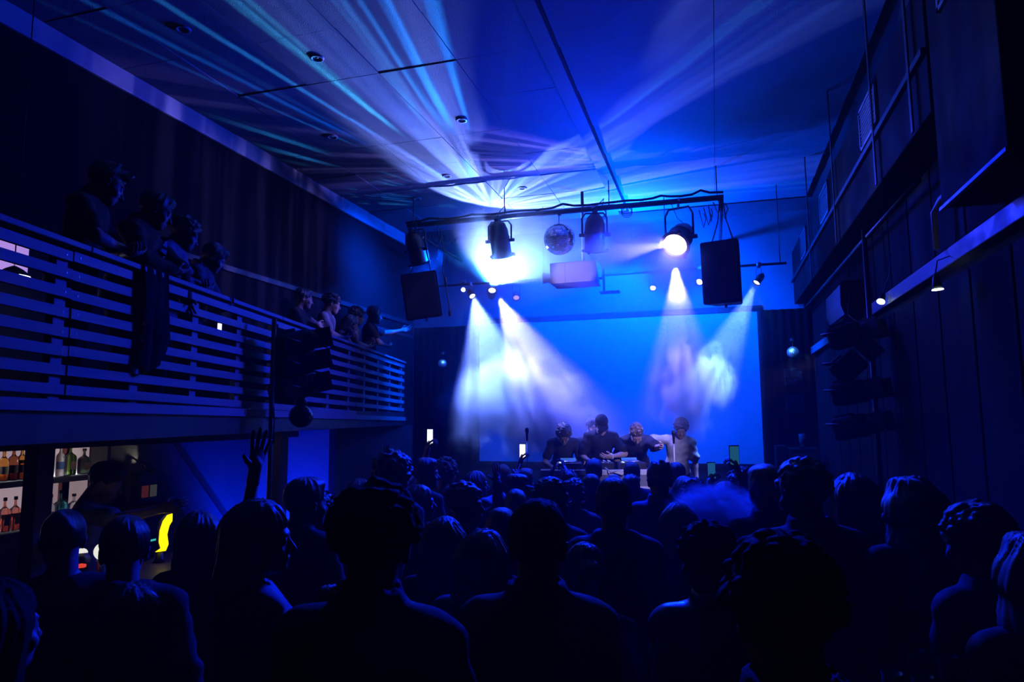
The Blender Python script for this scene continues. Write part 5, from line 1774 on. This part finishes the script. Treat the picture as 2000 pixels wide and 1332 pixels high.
ST['phone27'] = place('man with short hair turned to the right, a phone above his head', (-2.44, 5.57, 1.76), dict(head=(0.0, -0.6), L='phonehi'), ('short', 6, 'dark'), ('tee', 'char'))
place('person with fluffy hair against the blue screen edge at left', (-2.63, 6.51, 1.68), S0, ('afro', 2, 'brown'), ('tee', 'grey'))
place('long-haired woman in shadow left of the phone man', (-2.79, 6.05, 1.60), S1, ('wavy_long', 4, 'dark'), ('tee', 'char'), fem=True)
place('tall dark man with bushy hair at left, lit neck and collar', (-2.07, 4.19, 1.86), S1, ('afro', 3, 'black'), ('jacket', 'black'))
place('person waving a lit hand at the far left of the crowd', (-3.01, 5.47, 1.58), dict(R='raise', L='down2', head=(0, -0.4)), ('bob', 7, 'dark'), ('tee', 'black'), fem=True)
place('broad-shouldered man close to the camera with rim-lit right shoulder', (-0.89, 1.70, 1.92), dict(R='down2', L='down2', head=(0.05, 0.15)), ('curly', 5, 'matte'), ('jacket', 'char'))
place('woman with glossy lit hair low at centre left', (-0.94, 2.77, 1.64), S3, ('long', 5, 'brown'), ('jacket', 'satin'), fem=True)
place('man close to the camera at centre seen as a black back', (-0.56, 2.17, 1.84), S0, ('short', 9, 'matte'), ('jacket', 'black'))
place('short woman with rim-lit head low at centre right', (-0.54, 2.84, 1.59), S2, ('pony', 3, 'black'), ('vest', 'char'), fem=True)
place('dark-headed person low right of centre with a lit shoulder edge', (-0.05, 2.65, 1.71), dict(R='hold', head=(0, 0.5)), ('waves', 4, 'matte'), ('jacket', 'satin'))
place('tall man with a flat-topped haircut at right, a black silhouette', (0.25, 4.20, 1.82), S0, ('flat', 5, 'black'), ('jacket', 'char'))
place('man with curly lit hair beside the flat-topped man', (0.37, 3.49, 1.89), dict(R='down2', head=(0.05, 0.2)), ('curly', 6, 'dark'), ('jacket', 'navy'))
ST['s41'] = place('person filming with a phone left of the flat-topped man', (0.17, 5.87, 1.68), dict(R='down2', L='phone'), ('waves', 2, 'brown'), ('tee', 'char'))
ST['long42'] = place('woman with long lit hair holding a phone at right', (0.66, 3.98, 1.80), dict(L='phone', R='down2'), ('long', 9, 'fair'), ('tee', 'char'), fem=True)
place('tall long-haired person in black at right against the wall panels', (0.80, 3.47, 1.83), S2, ('wavy_long', 2, 'black'), ('jacket', 'black'))
place('curly-haired person at far right, left of the wavy-haired woman at the edge', (0.92, 3.03, 1.76), S4, ('curly', 8, 'dark'), ('hoodie', 'char'), look=(0.0, 4.5))
place('woman with long wavy hair at the right edge of the picture', (0.92, 2.55, 1.74), S0, ('wavy_long', 5, 'dark'), ('jacket', 'black'), fem=True)
place('curly-headed person closest to the camera, a black mass at right', (0.11, 1.53, 1.85), S4, ('curly', 9, 'matte'), ('jacket', 'black'))
place('woman in profile with a patterned top raising an open hand at left', (-1.67, 2.27, 1.80), dict(head=(0.05, -0.55), L='raise3', R='hold', handL='spread'), ('bob', 2, 'brown'), ('tee', 'pale'), fem=True, fine=True, turn=-0.45)
place('man with a lit ear in shadow behind the woman in profile', (-2.14, 3.29, 1.79), S3, ('short', 4, 'black'), ('jacket', 'black'))
place('woman with shoulder-length fair hair before the bar', (-2.57, 2.97, 1.64), S1, ('long', 4, 'fair'), ('tee', 'black'), fem=True, look=(-4.2, 4.0))
place('round-headed person waiting before the beer taps with a lit collar', (-2.25, 2.21, 1.73), S4, ('short', 3, 'black'), ('hoodie', 'char'), look=(-3.9, 4.4))
place('person with blue-lit cropped hair before the bottle shelves', (-2.72, 2.34, 1.73), S2, ('crop', 2, 'dark'), ('tee', 'char'), look=(-4.2, 3.9))
place('person in dark clothes at the lower left corner', (-1.80, 1.37, 1.70), S0, ('long', 7, 'matte'), ('jacket', 'black'), fem=True)
place('man in a dark hood between the bushy-haired man and the bar', (-2.35, 3.75, 1.66), S3, ('waves', 7, 'black'), ('hoodie', 'black'))
place('low dark-haired woman beside the raised open hand', (-1.21, 2.05, 1.56), S2, ('bun', 2, 'dark'), ('tee', 'black'), fem=True)
place('short person facing the bar at lower left', (-1.95, 1.95, 1.55), S1, ('bob', 9, 'dark'), ('tee', 'char'), fem=True, look=(-4.0, 4.0))

# phones in raised hands
p, y = hand_point(ST['s21'], 'L', 0.13)
phone('bright white phone screen held up left of the DJ desk', p, y, (0.9, 0.92, 1.0), 1.6)
p, y = hand_point(ST['phone27'], 'L', 0.13)
phone('white phone screen tilted above the short-haired man at left', p, y, (0.85, 0.9, 1.0), 1.5)
p, y = hand_point(ST['long13'], 'R', 0.13)
phone('teal phone screen held up before the stage at right', p, y, (0.02, 0.17, 0.30), 0.45)
p, y = hand_point(ST['s41'], 'L', 0.12)
phone('blue-green phone screen left of the flat-topped man', p, y, (0.02, 0.16, 0.40), 0.5)
p, y = hand_point(ST['long42'], 'L', 0.12)
phone('bright blue phone screen beside the long-haired woman at right', p, y, (0.05, 0.35, 0.8), 0.9)

# performers behind the desk
G = 'performers on the stage'
CAMP = (0.3, 0.0)
place('fair-haired performer bending low at the left of the DJ desk in smoke', (-1.98, 9.10, 1.98), dict(lean=0.75, R='decks', L='decks', head=(0.5, 0.0)), ('waves', 7, 'fair'), ('tee', 'char'), STZ, CAMP, group=G)
place('performer half hidden behind the capped DJ', (-1.70, 9.75, 2.09), dict(lean=0.1, head=(0.1, 0.5)), ('short', 2, 'brown'), ('tee', 'char'), STZ, CAMP, group=G)
place('DJ in a black cap and T-shirt working the decks with a white wristband', (-1.48, 9.21, 2.12), dict(lean=0.42, R='decks', L='elbow', head=(0.45, 0.15)), ('crop', 2, 'dark'), ('loose', 'black'), STZ, CAMP, fine=True, extras=('cap', ('band', 'L')), group=G)
place('blond-topped performer bent over the decks in a black shirt', (-1.03, 9.28, 1.98), dict(lean=0.85, R='decks', L='reach', head=(0.55, 0.1)), ('spiky', 3, 'fair'), ('loose', 'black'), STZ, CAMP, group=G)
place('performer in a loose white T-shirt leaning with one arm out at right', (-0.46, 9.53, 2.06), dict(lean=0.30, side=-0.12, R='side', L='down', head=(0.35, 0.1)), ('curly', 2, 'dark'), ('loose', 'white'), STZ, CAMP, fine=True, group=G)

# people on the gallery
G = 'people on the gallery'
GZ = 2.05


def gallery(label, s, off, ztop, pose, hair, top, turn=0.0, **kw):
    c = bal(s, off, 0)
    f = c + BN
    return place(label, (c.x, c.y, ztop), pose, hair, top, GZ, (f.x, f.y), turn, group=G, **kw)


gallery('tall man with a swept fringe leaning at the left of the balustrade', 1.25, -0.16, 3.68, dict(lean=0.18, R='rail', L='rail', head=(0.35, 0.45)), ('quiff', 7, 'black'), ('tee', 'black'), 0.35, fine=True)
gallery('man in a black jacket with a white chest emblem at the balustrade', 1.74, -0.14, 3.66, dict(lean=0.22, R='rail', L='droop', head=(0.3, 0.4)), ('short', 4, 'black'), ('jacket', 'black'), 0.2, extras=(('chest', -0.06),), fine=True)
gallery('person in a pale hoodie third along the balustrade', 2.14, -0.16, 3.60, dict(lean=0.22, R='rail', L='rail', head=(0.3, 0.5)), ('waves', 3, 'dark'), ('hoodie', 'pale'), 0.2)
gallery('dark-haired person in a grey jacket fourth along the balustrade', 2.54, -0.14, 3.50, dict(lean=0.30, R='rail', L='rail', head=(0.4, 0.5)), ('short', 9, 'black'), ('jacket', 'grey'), 0.2)
gallery('dark man stretching an arm along the far balustrade', 4.60, -0.18, 3.54, dict(lean=0.15, R='rail', L='side', head=(0.1, 0.4)), ('short', 5, 'black'), ('tee', 'black'), 0.1)
gallery('person in a pale top behind the stretched arm on the gallery', 5.60, -0.2, 3.66, dict(lean=0.12, R='rail', L='hold', head=(0.2, 0.3)), ('waves', 6, 'dark'), ('tee', 'pale'), 0.1)
gallery('person in a patterned light shirt on the far gallery', 6.66, -0.2, 3.66, dict(lean=0.12, R='rail', L='hold', head=(0.2, 0.5)), ('curly', 4, 'dark'), ('tee', 'pale'), 0.1)
gallery('smaller person leaning low over the far balustrade', 6.14, -0.12, 3.38, dict(lean=0.45, R='rail', L='rail', head=(0.3, 0.2)), ('bob', 2, 'dark'), ('tee', 'grey'), 0.1, fem=True)
gallery('last person on the gallery holding out a hand towards the stage', 7.15, -0.08, 3.76, dict(lean=0.12, R='rail', L='bar', head=(0.1, 0.3)), ('short', 3, 'dark'), ('tee', 'char'), 0.25)

# coat over the rail
cb = bmesh.new()
n = 14
rows = []
for i in range(n + 1):
    u = i / n
    prof = [(-0.10, 2.80 + 0.03 * math.sin(9 * u)), (-0.085, 3.055), (-0.02, 3.075), (0.055, 3.06), (0.068, 2.85), (0.075 + 0.015 * math.sin(u * 14), 2.62), (0.07 + 0.02 * math.sin(u * 11), 2.44 - 0.05 * math.sin(u * 5))]
    rows.append([cb.verts.new((x + 0.012 * math.sin(u * 18 + z * 9), 1.34 + 0.26 * u + 0.015 * math.sin(z * 20), z)) for x, z in prof])
for a, b in zip(rows[:-1], rows[1:]):
    for k in range(6):
        cb.faces.new((a[k], b[k], b[k + 1], a[k + 1]))
bmesh.ops.solidify(cb, geom=cb.faces[:], thickness=0.012)
o = obj('draped_coat', to_mesh(cb, 'coat', True), CL['black'])
o.location = BA
o.rotation_euler = (0, 0, BROT)
tag(o, 'black coat hanging over the balustrade rail between the first two leaning people', 'coat')

# bartender
place('bartender in a grey T-shirt stretching an arm along the bar', (-4.30, 4.02, 1.80), dict(lean=0.2, R='bar', L='hold', head=(0.3, -0.2)), ('short', 6, 'black'), ('tee', 'grey'), 0.0, (-2.9, 5.6), turn=-0.15, group='bar staff')
# ------------------------------------------------------------------ haze and smoke
def vol_mat(name, density, aniso=0.2, color=(1, 1, 1, 1), step=None):
    m = bpy.data.materials.new(name)
    m.use_nodes = True
    nt = m.node_tree
    nt.nodes.clear()
    o = nt.nodes.new('ShaderNodeOutputMaterial')
    v = nt.nodes.new('ShaderNodeVolumeScatter')
    v.inputs['Color'].default_value = color
    v.inputs['Anisotropy'].default_value = aniso
    nt.links.new(v.outputs[0], o.inputs['Volume'])
    if isinstance(density, (int, float)):
        v.inputs['Density'].default_value = density
    else:
        density(NB(nt), v)
    return m


def cloud_density(peak, scale, thresh, seed, squash=(1, 1, 1), width=0.3, ew=0.28):
    def f(b, v):
        tc = b.n('ShaderNodeTexCoord')
        mp = b.n('ShaderNodeMapping')
        b.nt.links.new(tc.outputs['Object'], mp.inputs[0])
        ln = b.n('ShaderNodeVectorMath', operation='LENGTH')
        b.nt.links.new(tc.outputs['Object'], ln.inputs[0])
        mp.inputs['Location'].default_value = (seed, seed * 0.7, -seed)
        mp.inputs['Scale'].default_value = squash
        n = b.noise(mp.outputs[0], scale, 5.0, 0.58)
        edge = b.ss(ln.outputs['Value'], 0.35, 1.0, 1.0, 0.0)
        d = b.m('MULTIPLY', b.ss(b.m('ADD', n, b.m('MULTIPLY', edge, ew)), thresh, thresh + width), edge)
        b.nt.links.new(b.m('MULTIPLY', d, peak), v.inputs['Density'])
    return f


def blob(name, label, c, s, dens, aniso=0.2):
    bm = bmesh.new()
    bmesh.ops.create_icosphere(bm, subdivisions=3, radius=1.0)
    o = obj(name, to_mesh(bm, 'blob', True), vol_mat('smoke_' + name + str(len(bpy.data.materials)), dens, aniso))
    o.location = c
    o.scale = s
    tag(o, label, 'smoke', kind='stuff')
    return o


tag(obj('haze', box_lohi((-5.04, -2.9, 0.02), (1.42, 10.95, 5.24)), vol_mat('haze_air', 0.005, 0.25)), 'thin theatrical haze filling the whole hall', 'haze', kind='stuff')
blob('haze_bank', 'bank of denser blue-lit haze hanging over the stage', (-1.8, 9.3, 3.38), (3.15, 1.6, 1.85), cloud_density(0.30, 0.9, 0.28, 1.0))
blob('smoke_cloud', 'white smoke billowing at the left half of the screen', (-2.75, 9.62, 2.22), (1.5, 0.75, 1.0), cloud_density(5.0, 2.0, 0.53, 2.0, width=0.12, ew=0.16))
blob('smoke_cloud', 'pale smoke column hanging before the right half of the screen', (-0.35, 9.6, 2.55), (0.75, 0.6, 0.95), cloud_density(4.5, 2.2, 0.53, 7.0, width=0.12, ew=0.16))
blob('smoke_cloud', 'pinkish smoke drifting around the blazing can lantern', (-0.42, 8.75, 3.95), (0.62, 0.55, 0.62), cloud_density(2.6, 1.8, 0.45, 4.0))
blob('smoke_cloud', 'glowing white smoke caught in the fan of light left of the mirror ball', (-2.65, 9.2, 4.55), (1.25, 0.9, 0.8), cloud_density(1.0, 1.4, 0.28, 3.0))
blob('smoke_cloud', 'pale streaked smoke in the beams left of the blazing can lantern', (-1.08, 8.98, 4.38), (0.85, 0.42, 0.52), cloud_density(6.0, 1.7, 0.36, 9.0))
blob('smoke_puff', 'small puff of blue-lit vapour over the crowd at right', (0.0, 4.25, 1.56), (0.34, 0.22, 0.19), cloud_density(20.0, 2.2, 0.50, 5.0, width=0.16, ew=0.12))
